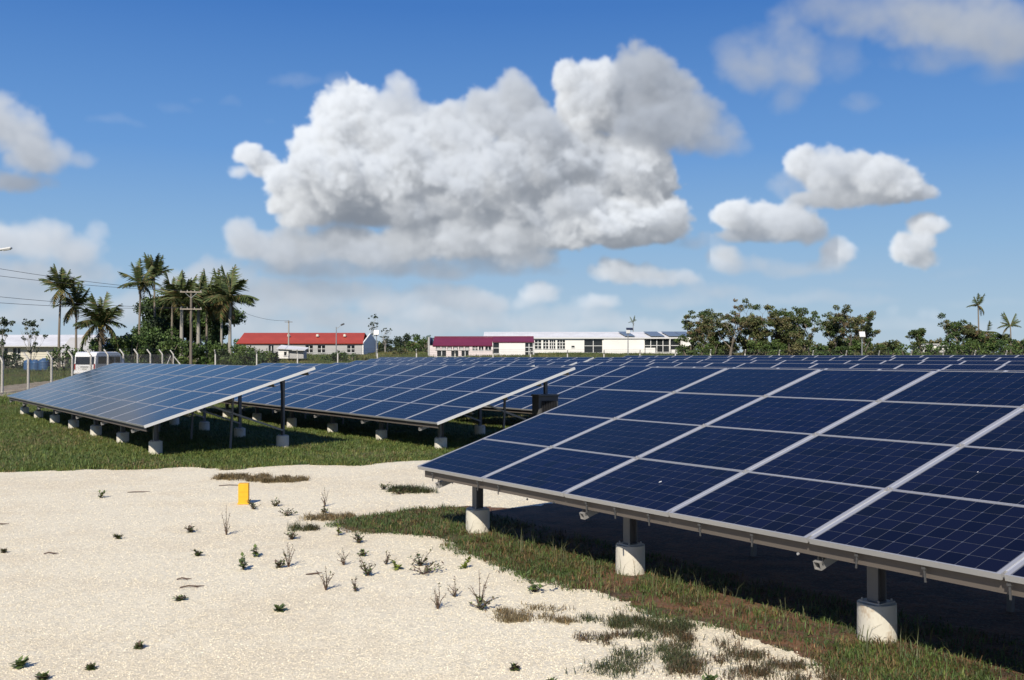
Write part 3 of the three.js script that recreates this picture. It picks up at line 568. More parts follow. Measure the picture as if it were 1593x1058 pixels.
{ // long low building under a purple-red roof
  const d = 150, k = d / 1629, X = (px) => (px - 796.5) * k, y = 2.0, b = thing('purple_roof_building', 'low pale building under a purple red roof in the middle distance', 'building', [X(668), y, -d]);
  const m = (px) => (px - 668) * k, hgt = (py) => 2.1 + (555.4 - py) * k - y;
  facade(b, m(766), hgt(537), [[m(680), m(694), 0.25, hgt(545), 2, 1], [m(702), m(713), 0.25, hgt(545), 2, 1], [m(718), m(729), 0.25, hgt(545), 2, 1], ...[678, 687, 696, 705, 714, 723].map((p) => [m(p), m(p + 7), hgt(543.4), hgt(538.6), 4, 1]), [m(735), m(743), hgt(544), hgt(538), 2, 2], [m(745), m(752), hgt(544), hgt(538), 2, 1], [m(755), m(764), hgt(544), hgt(538), 2, 1]], B.pink);
  facade(b, m(830) - m(766), hgt(531), [[0.1, 0.95, 0.7, hgt(533), 1, 2], [m(817) - m(766), m(829) - m(766), 0.3, hgt(533), 2, 3]], B.white, 0, m(766), 0.0);
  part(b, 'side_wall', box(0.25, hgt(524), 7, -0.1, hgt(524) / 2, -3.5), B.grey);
  part(b, 'rear_wall', box(m(830), hgt(531), 0.2, m(830) / 2, hgt(531) / 2, -7.2), B.white);
  part(b, 'end_wall', box(0.2, hgt(531), 6.9, m(830) + 0.02, hgt(531) / 2, -3.7), B.white);
  part(b, 'roof', slab([[m(673), hgt(537), 0.15], [m(766), hgt(537), 0.15], [m(766), hgt(523), -3.6], [m(673), hgt(523), -3.6]], 0.12), B.maroon);
  part(b, 'roof', slab([[m(766.3), hgt(531), 0.15], [m(831), hgt(531), 0.15], [m(831), hgt(522.6), -3.6], [m(766.3), hgt(522.6), -3.6]], 0.12), B.maroon);
  part(b, 'roof', slab([[m(831), hgt(533), -7.8], [m(673), hgt(533), -7.8], [m(673), hgt(523), -3.65], [m(831), hgt(523), -3.65]], 0.12), B.maroon);
  part(b, 'ridge_cap', bar(V(m(673), hgt(522.4), -3.62), V(m(831), hgt(522.2), -3.62), 0.22, 0.1), B.maroon);
}
{ // long white building
  const d = 166, k = d / 1629, y = 2.4, b = thing('white_building', 'long white single storey building with big dark windows and pale roof', 'building', [(755 - 796.5) * k, y, -d]);
  const m = (px) => (px - 755) * k, hgt = (py) => 2.1 + (555.4 - py) * k - y, low = 0.35;
  const win = [];
  for (const [p, q, n] of [[832, 842, 2], [845, 853, 2], [855, 864, 3], [867, 879, 3]]) win.push([m(p), m(q), hgt(542), hgt(528), n, 3]);
  win.push([m(889), m(894), hgt(540), hgt(537.5), 1, 1], [m(909), m(937), low + 0.1, hgt(527), 2, 2], [m(1003), m(1041), low + 0.2, hgt(527), 4, 2], [m(1043), m(1059), low + 0.2, hgt(527), 1, 2], [m(1074), m(1079), low + 0.1, hgt(527), 1, 2]);
  facade(b, m(1081), hgt(525), win, B.white);
  part(b, 'wall_panel', box(m(1002) - m(939), hgt(526), 0.12, (m(1002) + m(939)) / 2, hgt(526) / 2, 0.07), B.white);
  part(b, 'wall_panel', box(m(1073) - m(1061), hgt(526), 0.5, (m(1073) + m(1061)) / 2, hgt(526) / 2, 0.26), B.white);
  part(b, 'planter', box(m(1018) - m(1003), 1.2, 0.8, (m(1018) + m(1003)) / 2, 0.6, 0.8), B.white);
  part(b, 'planter', box(m(1053) - m(1043), 0.9, 0.8, (m(1053) + m(1043)) / 2, 0.45, 0.8), B.white);
  for (const px of [1041.5, 1060, 1073.5, 1080]) part(b, 'porch_post', box(0.14, hgt(525), 0.14, m(px), hgt(525) / 2, 0.6), B.frame);
  part(b, 'rear_wall', box(m(1081), hgt(525), 0.2, m(1081) / 2, hgt(525) / 2, -8.6), B.white);
  for (const px of [755, 1081]) part(b, 'end_wall', box(0.2, hgt(525), 8.2, m(px), hgt(525) / 2, -4.4), B.white);
  part(b, 'roof', slab([[m(752), hgt(524.6), 0.25], [m(1083), hgt(524.6), 0.25], [m(1083), hgt(514.8), -4.3], [m(752), hgt(514.8), -4.3]], 0.12), B.whiteRoof);
  part(b, 'roof', slab([[m(1083), hgt(525), -9.6], [m(752), hgt(525), -9.6], [m(752), hgt(514.8), -4.36], [m(1083), hgt(514.8), -4.36]], 0.12), B.whiteRoof);
  part(b, 'fascia', box(m(1083) - m(752), 0.18, 0.06, (m(1083) + m(752)) / 2, hgt(525.6), 0.29), B.frame);
  const pv = std(C(0.16, 0.19, 0.20), 0.15);
  for (const [p, q] of [[969, 984], [1009, 1030], [1037, 1056], [1057, 1076]]) part(b, 'roof_panel', slab([[m(p + 4), hgt(522.4), 0.2], [m(q + 4), hgt(522.4), 0.2], [m(q - 4), hgt(514.5), -3.2], [m(p - 4), hgt(514.5), -3.2]], 0.06), pv);
}
{ // long red roof
  const d = 158, k = d / 1629, y = 2.25, b = thing('red_roof_building', 'long building under a bright red roof with white gable end', 'building', [(372 - 796.5) * k, y, -d]);
  b.scale.x = 0.955;
  const m = (px) => (px - 372) * k, hgt = (py) => 2.1 + (555.4 - py) * k - y;
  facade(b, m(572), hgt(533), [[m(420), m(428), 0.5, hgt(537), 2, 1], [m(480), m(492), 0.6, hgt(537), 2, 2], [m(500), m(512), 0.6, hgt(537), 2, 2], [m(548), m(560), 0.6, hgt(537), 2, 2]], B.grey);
  part(b, 'roof', slab([[m(368), hgt(533.6), 0.3], [m(574), hgt(533.6), 0.3], [m(570), hgt(516.2), -4.4], [m(368), hgt(516.2), -4.4]], 0.12), B.red);
  part(b, 'roof', slab([[m(576), hgt(533.6), -9.4], [m(368), hgt(533.6), -9.4], [m(368), hgt(516.2), -4.46], [m(570), hgt(516.2), -4.46]], 0.12), B.red);
  const s = new THREE.Shape([[0, 0], [9, 0], [9, hgt(533)], [4.5, hgt(517)], [0, hgt(533)]].map((p) => new THREE.Vector2(...p)));
  part(b, 'gable_wall', new THREE.ExtrudeGeometry(s, { depth: 0.2, bevelEnabled: false }).rotateY(Math.PI / 2).rotateY(-0.12).translate(m(572.5), 0, 0.05), B.white);
  part(b, 'rear_wall', box(m(572), hgt(533), 0.2, m(572) / 2, hgt(533) / 2, -9.0), B.white);
  for (const px of [447.5, 495, 540]) part(b, 'roof_vent', cyl(0.25, 0.2, 0.35, 10, m(px), hgt(523) + 0.05, -2.3), B.cream);
}
{ // small white hut with a grey lean-to
  const d = 140, k = d / 1629, y = 1.95, b = thing('small_shed', 'small white hut with pale lean-to roof before the red roof', 'shed', [(433 - 796.5) * k, y, -d]);
  facade(b, 1.35, 1.25, [[0.75, 1.1, 0.4, 0.9, 1, 1]], B.white);
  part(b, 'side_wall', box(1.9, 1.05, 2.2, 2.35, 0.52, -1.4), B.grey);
  part(b, 'roof', slab([[-0.2, 1.35, 0.3], [3.6, 1.1, 0.3], [3.6, 1.5, -2.6], [-0.2, 1.85, -2.6]], 0.08), B.whiteRoof);
  part(b, 'rear_wall', box(1.3, 1.3, 0.15, 0.66, 0.65, -2.4), B.white);
}
{ // white roofed building at the left edge
  const d = 126, k = d / 1629, y = 1.0, b = thing('white_roof_building', 'building with wide white metal roof at the far left', 'building', [(-50 - 796.5) * k, y, -d]);
  const m = (px) => (px + 50) * k, hgt = (py) => 2.1 + (555.4 - py) * k - y;
  facade(b, m(118), hgt(537), [[m(0), m(12), 0.8, hgt(541), 2, 2], [m(20), m(32), 0.8, hgt(541), 2, 2], [m(90), m(104), 0.4, hgt(540), 3, 2]], B.cream);
  part(b, 'roof', slab([[m(-54), hgt(537.5), 0.8], [m(122), hgt(537.5), 0.8], [m(124), hgt(518.5), -6], [m(-54), hgt(518.5), -6]], 0.12), B.whiteRoof);
  part(b, 'rear_wall', box(m(118), hgt(537), 0.2, m(118) / 2, hgt(537) / 2, -11.5), B.cream);
  part(b, 'end_wall', box(0.2, hgt(537), 11, m(118), hgt(537) / 2, -5.9), B.cream);
  part(b, 'roof', slab([[m(124), hgt(537), -12.6], [m(-54), hgt(537), -12.6], [m(-54), hgt(518.5), -6.06], [m(124), hgt(518.5), -6.06]], 0.12), B.whiteRoof);
}
{ // grey house roof among the bushes
  const d = 124, k = d / 1629, x = (134 - 796.5) * k, y = groundY(x, -d), b = thing('grey_hut', 'weathered grey roofed hut half hidden behind the van', 'shed', [x - 2.6, y, -d]);
  facade(b, 5.2, 2.2, [[0.8, 1.8, 0.9, 1.8, 2, 1], [3.2, 4.1, 0.1, 1.9, 1, 1]], B.cream);
  part(b, 'roof', slab([[-0.4, 2.1, 0.5], [5.6, 2.1, 0.5], [5.6, 3.9, -2.6], [-0.4, 3.9, -2.6]], 0.1), B.grey);
  part(b, 'rear_wall', box(5.2, 2.2, 0.2, 2.6, 1.1, -5.2), B.cream);
}
// blue water tanks behind the fence
for (const [px, r, h, label] of [[45, 0.5, 0.85, 'blue water tank nearest the left edge behind the fence'], [55, 0.46, 0.8, 'middle one of three blue water tanks'], [69, 0.55, 0.95, 'larger blue water tank closest to the van']]) {
  const d = 108, x = (px - 796.5) * d / 1629, y = groundY(x, -d), t = thing('water_tank', label, 'water tank', [x, y + 0.15, -d], 0, 'blue water tanks');
  const blue = std(C(0.04, 0.11, 0.24), 0.5), prof = [[0.01, 0], [r, 0.02]];
  for (let i = 0; i < 6; i++) prof.push([r, 0.05 + i * h / 6], [r * 1.03, 0.05 + (i + 0.3) * h / 6], [r * 1.03, 0.05 + (i + 0.6) * h / 6], [r, 0.05 + (i + 0.9) * h / 6]);
  prof.push([r * 0.8, h + 0.22], [0.2, h + 0.3], [0.0, h + 0.3]);
  part(t, 'drum', new THREE.LatheGeometry(prof.map((p) => new THREE.Vector2(...p)), 20), blue);
  part(t, 'lid', cyl(0.22, 0.2, 0.08, 14, 0, h + 0.29, 0), blue);
  part(t, 'stand', box(r * 2.2, 0.15, r * 2.2, 0, -0.075, 0), B.grey);
}
// low white cabins far right
{
  const d = 175, k = d / 1629;
  for (const [px, w, h, label] of [[1432, 1.6, 0.9, 'low white cabin, leftmost of the row far right'], [1450, 2.0, 1.15, 'low white cabin with a flat pale roof, second in its row'], [1466, 1.7, 0.85, 'low white cabin, third in the row far right'], [1481, 2.0, 0.95, 'low white cabin, last in the row below the big tree']]) {
    const x = (px - 796.5) * k, y = groundY(x, -d) + 0.55, t = thing('low_cabin', label, 'cabin', [x - w / 2, y, -d], 0, 'low white cabins far right');
    facade(t, w, h, [[w * 0.2, w * 0.5, 0.2, h * 0.75, 1, 1]], B.white);
    part(t, 'roof', box(w + 0.3, 0.12, 2.6, w / 2, h + 0.08, -1.0), B.whiteRoof);
    part(t, 'rear_wall', box(w, h, 0.15, w / 2, h / 2, -1.9), B.white);
    part(t, 'foundation', box(w + 0.1, 0.7, 2.2, w / 2, -0.36, -1.05), B.grey);
  }
}
// ---------------------------------------------------------------- poles, lamps, wires
const wood = std(C(0.16, 0.135, 0.11), 0.9), steel = std(C(0.33, 0.34, 0.34), 0.5, { metalness: 0.4 }), ceramic = std(C(0.4, 0.38, 0.35), 0.3);
const poleX = (297 - 796.5) * 104 / 1629, poleZ = -104, poleY = groundY(poleX, poleZ);
{
  const t = thing('utility_pole', 'wooden utility pole with two crossarms among the palms', 'utility pole', [poleX, poleY, poleZ], 0.15);
  part(t, 'pole', cyl(0.16, 0.11, 8.4, 10, 0, -0.2, 0), wood);
  for (const y of [8.05, 6.35]) {
    const c = part(t, 'crossarm', box(2.1, 0.12, 0.1, 0, y, 0.14), std(C(0.30, 0.26, 0.21), 0.9));
    for (const x of [-0.95, -0.35, 0.35, 0.95]) part(c, 'insulator', cyl(0.045, 0.035, 0.14, 8, x, y + 0.06, 0.14), ceramic);
  }
  part(t, 'arm_brace', fuse([bar(V(-0.6, 8.0, 0.15), V(0, 7.45, 0.1), 0.04), bar(V(0.6, 8.0, 0.15), V(0, 7.45, 0.1), 0.04)]), steel);
}
function wire(label, a, b, sag, r = 0.018) {
  const pts = []; for (let i = 0; i <= 12; i++) { const t = i / 12; pts.push(V().lerpVectors(a, b, t).add(V(0, -sag * 4 * t * (1 - t), 0))); }
  single('overhead_wire', new THREE.TubeGeometry(new THREE.CatmullRomCurve3(pts), 24, r, 5), std(C(0.03, 0.03, 0.032), 0.7), label, 'wire', 'overhead wires');
}
wire('highest overhead wire, running from the pole top to the left edge', V(poleX - 0.95, poleY + 8.2, poleZ), V(-48, 10.9, -66), 0.7);
wire('second overhead wire from the pole top, just under the highest one', V(poleX - 0.35, poleY + 8.2, poleZ), V(-47.5, 9.7, -66), 0.7);
wire('lower overhead wire, running from the lower crossarm to the left edge', V(poleX - 0.95, poleY + 6.5, poleZ), V(-47, 7.9, -66), 0.6);
wire('lowest overhead wire towards the left edge, behind the first palm', V(poleX + 0.3, poleY + 6.5, poleZ), V(-46, 6.9, -66), 0.6);
wire('thin overhead wire running right from the pole to the slender pole', V(poleX + 0.95, poleY + 8.2, poleZ), V((449 - 796.5) * 148 / 1629, 7.3, -148), 0.9);
{
  const x = (-10 - 796.5) * 62 / 1629, y = groundY(x, -62), t = thing('street_lamp', 'street lamp reaching into the picture at the left edge', 'street lamp', [x, y, -62]);
  part(t, 'pole', cyl(0.1, 0.06, 8.2, 10, -0.9, 0, 0), steel);
  part(t, 'arm', bar(V(-0.9, 8.1, 0), V(0.35, 8.35, 0), 0.06), steel);
  const h = part(t, 'lamp_head', new RoundedBoxGeometry(0.75, 0.12, 0.28, 3, 0.05).rotateZ(0.16).translate(0.65, 8.42, 0), B.frame); part(h, 'lens', new RoundedBoxGeometry(0.45, 0.04, 0.2, 2, 0.015).rotateZ(0.16).translate(0.73, 8.355, 0), std(C(0.6, 0.6, 0.58), 0.2));
}
function poleLamp(px, d, topPy, headKind, label) {
  const k = d / 1629, x = (px - 796.5) * k, y = groundY(x, -d), h = 2.1 + (555.4 - topPy) * k - y, t = thing('lamp_post', label, 'lamp post', [x, y, -d], 0);
  part(t, 'pole', cyl(0.09, 0.06, h, 8, 0, 0, 0), steel);
  if (headKind === 'flood') { const q = part(t, 'lamp_head', new RoundedBoxGeometry(0.75, 0.75, 0.18, 2, 0.03).rotateX(-0.35).translate(0, h + 0.1, 0.1), B.frame); part(q, 'lens', box(0.56, 0.56, 0.03, 0, 0, 0.1).rotateX(-0.35).translate(0, h + 0.1, 0.1), std(C(0.75, 0.76, 0.77), 0.1)); part(t, 'arm', box(0.5, 0.06, 0.06, 0, h - 0.35, 0), steel); }
  if (headKind === 'solar') { part(t, 'solar_plate', box(1.0, 0.05, 0.7).rotateX(0.5).translate(0.25, h + 0.55, -0.1), std(C(0.03, 0.035, 0.05), 0.2)); part(t, 'lamp_head', new RoundedBoxGeometry(0.6, 0.5, 0.3, 2, 0.06).translate(0, h + 0.12, 0.12), B.frame); part(t, 'bracket', bar(V(0, h, 0), V(0.2, h + 0.5, -0.1), 0.05), steel); }
  if (headKind === 'arm') { part(t, 'arm', bar(V(0, h - 0.3, 0), V(0.7, h + 0.25, 0), 0.06), steel); part(t, 'lamp_head', new RoundedBoxGeometry(0.55, 0.22, 0.3, 2, 0.06).rotateZ(0.4).translate(0.9, h + 0.35, 0), std(C(0.05, 0.05, 0.055), 0.5)); }
}
poleLamp(523, 150, 508, 'arm', 'lamp post with dark tilted head before the red roof');
poleLamp(585.5, 150, 518, 'flood', 'lamp post with square white floodlight beside the white gable');
poleLamp(977, 155, 517, 'solar', 'lamp post with white head standing before the long white building');
poleLamp(1341, 136, 521, 'flood', 'lamp post with square white floodlight among the right hand trees');
{
  const d = 148, x = (449 - 796.5) * d / 1629, y = groundY(x, -d), t = thing('utility_pole', 'slender pale pole standing before the red roof', 'utility pole', [x, y, -d]);
  part(t, 'pole', cyl(0.13, 0.09, 5.4, 8), std(C(0.36, 0.34, 0.3), 0.9)); part(t, 'crossarm', box(1.1, 0.08, 0.08, 0, 5.2, 0.1), wood);
}
// yellow marker box on the coral
{
  const t = thing('yellow_marker', 'small bright yellow marker block standing on the pale coral', 'marker', [-3.91, 0.008, -15.3], 0.12);
  const g = fbm(64, [[5, 1], [20, 0.6]], 61), yel = std(0xffffff, 0.55, { map: texture(64, (i) => { const v = 0.9 + 0.2 * g[i]; return [0.78 * v, 0.40 * v, 0.012 * v]; }) });
  part(t, 'body', new RoundedBoxGeometry(0.145, 0.305, 0.14, 3, 0.008).translate(0, 0.15, 0), yel);
  part(t, 'rib', fuse([box(0.13, 0.006, 0.004, 0, 0.185, 0.0715), box(0.13, 0.006, 0.004, 0, 0.115, 0.0715)]), yel);
  part(t, 'base_lip', new RoundedBoxGeometry(0.165, 0.02, 0.16, 2, 0.006).translate(0, 0.012, 0), yel);
}
// ---------------------------------------------------------------- trees and palms
const rt = mulberry(2024);
const leafMat = new THREE.MeshStandardMaterial({ color: 0xffffff, vertexColors: true, roughness: 0.7, side: THREE.DoubleSide });
const barkMat = std(C(0.20, 0.17, 0.135), 0.95), paleBark = std(C(0.33, 0.31, 0.27), 0.9), frondMat = leafMat;
function leafCloud(clumps, size, palette, perArea, rnd) {           // leaf-sized faces spread through clumps
  const pos = [], col = [], q = new THREE.Quaternion(), e = new THREE.Euler(), p = V();
  for (const [cx, cy, cz, r, squash = 0.8] of clumps) {
    const base = palette[(rnd() * palette.length) | 0], n = Math.round(perArea * r * r);
    for (let i = 0; i < n; i++) {
      let x, y, z; do { x = rnd() * 2 - 1; y = rnd() * 2 - 1; z = rnd() * 2 - 1; } while (x * x + y * y + z * z > 1);
      const l = Math.cbrt(x * x + y * y + z * z) + 0.01, f = 0.55 + 0.45 * rnd(); x *= r * f / Math.sqrt(l); y *= r * f * squash / Math.sqrt(l); z *= r * f / Math.sqrt(l);
      e.set(rnd() * 6.3, rnd() * 6.3, rnd() * 6.3); q.setFromEuler(e);
      const s = size * (0.6 + 0.8 * rnd()), v = 0.65 + 0.7 * rnd(), c = rnd() < 0.12 ? palette[(rnd() * palette.length) | 0] : base;
      for (const [a, b] of [[-0.5, 0], [0, -0.24], [0.5, 0], [-0.5, 0], [0.5, 0], [0, 0.24]]) { p.set(a * s, 0, b * s * 1.6).applyQuaternion(q); pos.push(cx + x + p.x, cy + y + p.y, cz + z + p.z); col.push(c[0] * v, c[1] * v, c[2] * v); }
    }
  }
  return tris(pos, col);
}
const GREEN = { bush: [[0.036, 0.072, 0.013], [0.055, 0.098, 0.018], [0.07, 0.12, 0.025], [0.03, 0.058, 0.013]], olive: [[0.065, 0.088, 0.022], [0.095, 0.112, 0.03], [0.05, 0.075, 0.019], [0.12, 0.11, 0.042]], brown: [[0.105, 0.088, 0.036], [0.075, 0.088, 0.026], [0.14, 0.095, 0.042], [0.06, 0.072, 0.022]], dark: [[0.022, 0.04, 0.014], [0.03, 0.05, 0.018]], lime: [[0.075, 0.115, 0.02], [0.055, 0.095, 0.018]] };
function shrub(name, label, x, d, rx, h, palette, group, leaf = 0.2, seed = 1) {
  const r = mulberry(seed * 7919 + 3), t = thing(name, label, 'shrub', [x, groundY(x, -d) - 0.05, -d], r() * 6, group), cl = [], st = [];
  const n = Math.round(9 + rx * h * 1.7);
  for (let i = 0; i < n; i++) { const a = r() * 6.28, q = Math.sqrt(r()) * rx * 0.85, y = h * (0.12 + 0.78 * r()) * (1 - 0.35 * (q / rx) ** 2); cl.push([Math.cos(a) * q, y, Math.sin(a) * q * 0.8, (0.28 + 0.3 * r()) * Math.min(rx, h) * 0.62, 0.8]); }
  for (let i = 0; i < 6; i++) { const c = cl[(r() * cl.length) | 0]; st.push(tube([V(c[0] * 0.1, 0, c[2] * 0.1), V(c[0] * 0.5, c[1] * 0.6, c[2] * 0.5), V(c[0], c[1], c[2])], [0.07, 0.05, 0.02], 5)); }
  part(t, 'stem', fuse(st), barkMat); part(t, 'foliage', leafCloud(cl, leaf, palette, 260 * (0.2 / leaf) ** 1.5, r), leafMat); return t;
}
function tree(name, label, x, d, h, spread, palette, group, { seed = 1, leafiness = 1, leaf = 0.2, bare = 0, lean = 0 } = {}) {
  const r = mulberry(seed * 104729 + 11), t = thing(name, label, 'tree', [x, groundY(x, -d) - 0.05, -d], 0, group), limbs = [], cl = [];
  function grow(p, dir, len, rad, level) {
    const n = 4, pts = [p.clone()], rs = [rad], d2 = dir.clone();
    for (let i = 1; i <= n; i++) { d2.add(V((r() - 0.5) * 0.35, (r() - 0.3) * 0.22, (r() - 0.5) * 0.35)).normalize(); pts.push(pts[i - 1].clone().addScaledVector(d2, len / n)); rs.push(rad * (1 - 0.45 * i / n)); }
    limbs.push(tube(pts, rs, level < 2 ? 6 : 4));
    const end = pts[n];
    if (level >= 3 || len < 0.5) { if (r() > bare) cl.push([end.x, end.y, end.z, (0.26 + 0.5 * r() * r()) * spread * 0.27 * leafiness + 0.12, 0.7]); return; }
    const kids = level === 0 ? 6 + (r() * 3 | 0) : 2 + (r() * 2 | 0);
    for (let k = 0; k < kids; k++) {
      const a = r() * 6.28, w = level === 0 ? 0.45 + 0.5 * r() : 0.5 + 0.5 * r(), at = level === 0 && k ? pts[1 + (r() * 4 | 0)] : end;
      grow(at, V(Math.cos(a) * w, 0.8 + 0.6 * r() - 0.15 * level * r(), Math.sin(a) * w).normalize(), len * (0.58 + 0.25 * r()), rs[n] * (0.62 + 0.2 * r()), level + 1);
      if (level >= 1 && r() < 0.62 * leafiness) { const m = pts[1 + (r() * 3 | 0)]; cl.push([m.x + (r() - 0.5) * 0.5, m.y + (r() - 0.4) * 0.4, m.z + (r() - 0.5) * 0.5, spread * (0.06 + 0.07 * r()) * leafiness + 0.12, 0.8]); }
    }
  }
  grow(V(0, 0, 0), V(lean, 1, 0).normalize(), h * 0.40, h * 0.022 + 0.05, 0);
  const top = Math.max(...cl.map((c) => c[1] + c[3]), h * 0.5), wide = Math.max(...cl.map((c) => Math.abs(c[0])), 0.5), sy = h / top, sx = spread / 2 / wide, m = new THREE.Matrix4().makeScale(sx, sy, sx);
  part(t, 'trunk', fuse(limbs).applyMatrix4(m), bare > 0.3 ? paleBark : barkMat);
  part(t, 'crown', leafCloud(cl.map(([a, b, c, q, s]) => [a * sx, b * sy, c * sx, q, s]), leaf, palette, 230 * (0.2 / leaf) ** 1.5, r), leafMat);
  return t;
}
function frond(len, droop, seed, dry = 0) {                         // along +x, drooping in -y: a rib with leaflets
  const r = mulberry(seed), pos = [], col = [], n = 26, rib = [];
  const at = (t) => V(len * (t - 0.16 * droop * t * t), len * (0.18 * t - 0.55 * droop * t * t), 0);
  for (let i = 0; i <= 6; i++) rib.push(at(i / 6));
  const g = (c, v) => col.push(c[0] * v, c[1] * v, c[2] * v);
  for (let i = 1; i <= n; i++) {
    const t = i / n, a = at(t), L = len * 0.34 * Math.sin(Math.PI * (0.15 + 0.80 * t)) * (0.8 + 0.4 * r()), w = len * 0.026;
    for (const s of [-1, 1]) {
      if (r() < 0.12) continue;
      const tip = a.clone().add(V(L * 0.45, -L * (0.35 + 0.45 * r()), s * L * 0.72)), v = 0.7 + 0.6 * r(), c = r() < dry ? [0.16, 0.11, 0.04] : r() < 0.5 ? [0.045, 0.072, 0.017] : [0.075, 0.10, 0.025];
      pos.push(a.x - w, a.y, a.z, a.x + w, a.y, a.z, tip.x, tip.y, tip.z); for (let k = 0; k < 3; k++) g(c, v);
    }
  }
  const ribG = tube(rib, [0.05, 0.045, 0.04, 0.03, 0.025, 0.02, 0.01].map((q) => q * len / 2.6), 4).toNonIndexed(); ribG.deleteAttribute('uv');
  const rc = []; for (let i = 0; i < ribG.attributes.position.count; i++) rc.push(0.12, 0.11, 0.04);
  ribG.setAttribute('color', new THREE.Float32BufferAttribute(rc, 3));
  return mergeGeometries([tris(pos, col), ribG]);
}
const fronds = [0.15, 0.5, 0.9, 1.25].map((d, k) => [0, 1].map((j) => frond(1, d, 100 + k * 7 + j, k === 3 ? 0.5 : 0.08)));
const nutMat = std(C(0.30, 0.24, 0.04), 0.7);
function palm(label, x, d, h, len, { count = 15, upright = 0.5, thick = 0.13, lean = 0, seed = 1, bark = barkMat, dead = 0, nuts = 0, group = 'palm trees', wind = 0 } = {}) {
  const r = mulberry(seed * 331 + 5), y = groundY(x, -d) - 0.05, t = thing('palm_tree', label, 'palm tree', [x, y, -d], 0, group), pts = [], rs = [];
  for (let i = 0; i <= 8; i++) { const q = i / 8; pts.push(V(lean * q * q, h * q, 0.15 * Math.sin(q * 3))); rs.push(thick * (1.25 - 0.55 * q + (i === 0 ? 0.4 : 0))); }
  part(t, 'trunk', tube(pts, rs, 8), bark);
  const top = pts[8];
  for (let i = 0; i < count; i++) {
    const a = i / count * 6.283 * 1.618 * 3 + r() * 0.6, u = r(), k = u < upright ? (u < upright * 0.6 ? 0 : 1) : u < 0.85 ? 2 : 3;
    const f = part(t, 'frond', fronds[k][i % 2], frondMat); f.position.copy(top); f.rotation.order = 'YZX';
    f.rotation.set((r() - 0.5) * 0.5, a, (k === 0 ? 0.85 + 0.5 * r() : k === 1 ? 0.45 + 0.35 * r() : k === 2 ? 0.1 + 0.2 * r() : -0.45)); f.scale.setScalar(len * (0.75 + 0.4 * r()));
  }
  for (let i = 0; i < dead; i++) { const f = part(t, 'dead_frond', fronds[3][i % 2], std(C(0.13, 0.095, 0.05), 0.9, { side: THREE.DoubleSide })); f.position.copy(top); f.rotation.order = 'YZX'; f.rotation.set(0, r() * 6.28, -1.0 - 0.3 * r()); f.scale.setScalar(len * 0.7); }
  if (nuts) part(t, 'fruit_cluster', fuse(Array.from({ length: nuts }, () => new THREE.IcosahedronGeometry(0.11, 1).translate(top.x + (r() - 0.5) * 0.5, top.y - 0.25 - 0.35 * r(), top.z + 0.15 + 0.25 * r()))), nutMat);
  return t;
}
const at = (px, d) => (px - 796.5) * d / 1629, high = (py, px, d) => 2.1 + (555.4 - py) * d / 1629 - groundY(at(px, d), -d);
const coco = (px, d, py, len, label, o) => palm(label, at(px, d), d, high(py, px, d), len, o);
coco(92, 116, 448, 2.6, 'tall coconut palm with upswept crown, leftmost of the palms', { count: 24, upright: 0.66, seed: 1, dead: 1, nuts: 7, lean: 0.2 });
coco(119, 118, 474, 2.4, 'shorter coconut palm just right of the leftmost palm', { count: 22, upright: 0.55, seed: 2, dead: 2 });
coco(157, 102, 500, 3.2, 'low wide coconut palm with broad fronds over the van', { count: 27, upright: 0.5, seed: 3, dead: 3, nuts: 6, thick: 0.17 });
coco(217, 116, 440, 2.7, 'tall coconut palm with fruit under its crown, left of a pair', { count: 23, upright: 0.5, seed: 4, nuts: 12, lean: 0.1, dead: 1 });
coco(242, 121, 428, 2.6, 'tallest coconut palm, its fronds swept to the right', { count: 23, upright: 0.7, seed: 5, dead: 1, lean: -0.2 });
coco(283, 110, 466, 3.1, 'pale trunked palm left of the utility pole', { count: 24, upright: 0.35, seed: 6, bark: paleBark, thick: 0.2, nuts: 5, group: 'palms by the utility pole' });
coco(268, 114, 462, 3.0, 'palm with dark crown between the tall pair and the pole', { count: 23, upright: 0.35, seed: 12, group: 'palms by the utility pole' });
coco(309, 112, 462, 3.1, 'pale trunked palm just right of the utility pole', { count: 24, upright: 0.3, seed: 7, bark: paleBark, thick: 0.2, group: 'palms by the utility pole' });
coco(322, 118, 458, 2.9, 'palm with dense dark crown behind the utility pole', { count: 24, upright: 0.4, seed: 8, nuts: 6, group: 'palms by the utility pole' });
coco(345, 112, 464, 3.2, 'palm with drooping fronds, second from the right of its clump', { count: 23, upright: 0.3, seed: 9, bark: paleBark, dead: 2, nuts: 4, group: 'palms by the utility pole' });
coco(358, 109, 462, 3.4, 'rightmost palm of the clump with long drooping fronds', { count: 23, upright: 0.28, seed: 10, bark: paleBark, thick: 0.18, dead: 2, group: 'palms by the utility pole' });
coco(1522, 160, 474, 1.9, 'tall thin palm standing above the trees far right', { count: 12, upright: 0.55, seed: 20, thick: 0.12, group: 'palms far right' });
coco(1572, 160, 506, 2.1, 'slender palm near the right edge with bare trunk', { count: 10, upright: 0.5, seed: 21, thick: 0.11, group: 'palms far right' });
coco(1537, 165, 516, 2.0, 'low palm between the two taller right hand palms', { count: 12, upright: 0.4, seed: 22, group: 'palms far right' });
coco(985, 210, 500, 1.3, 'lone storm stripped palm behind the long white building', { count: 7, upright: 0.6, seed: 23, thick: 0.07, group: null });
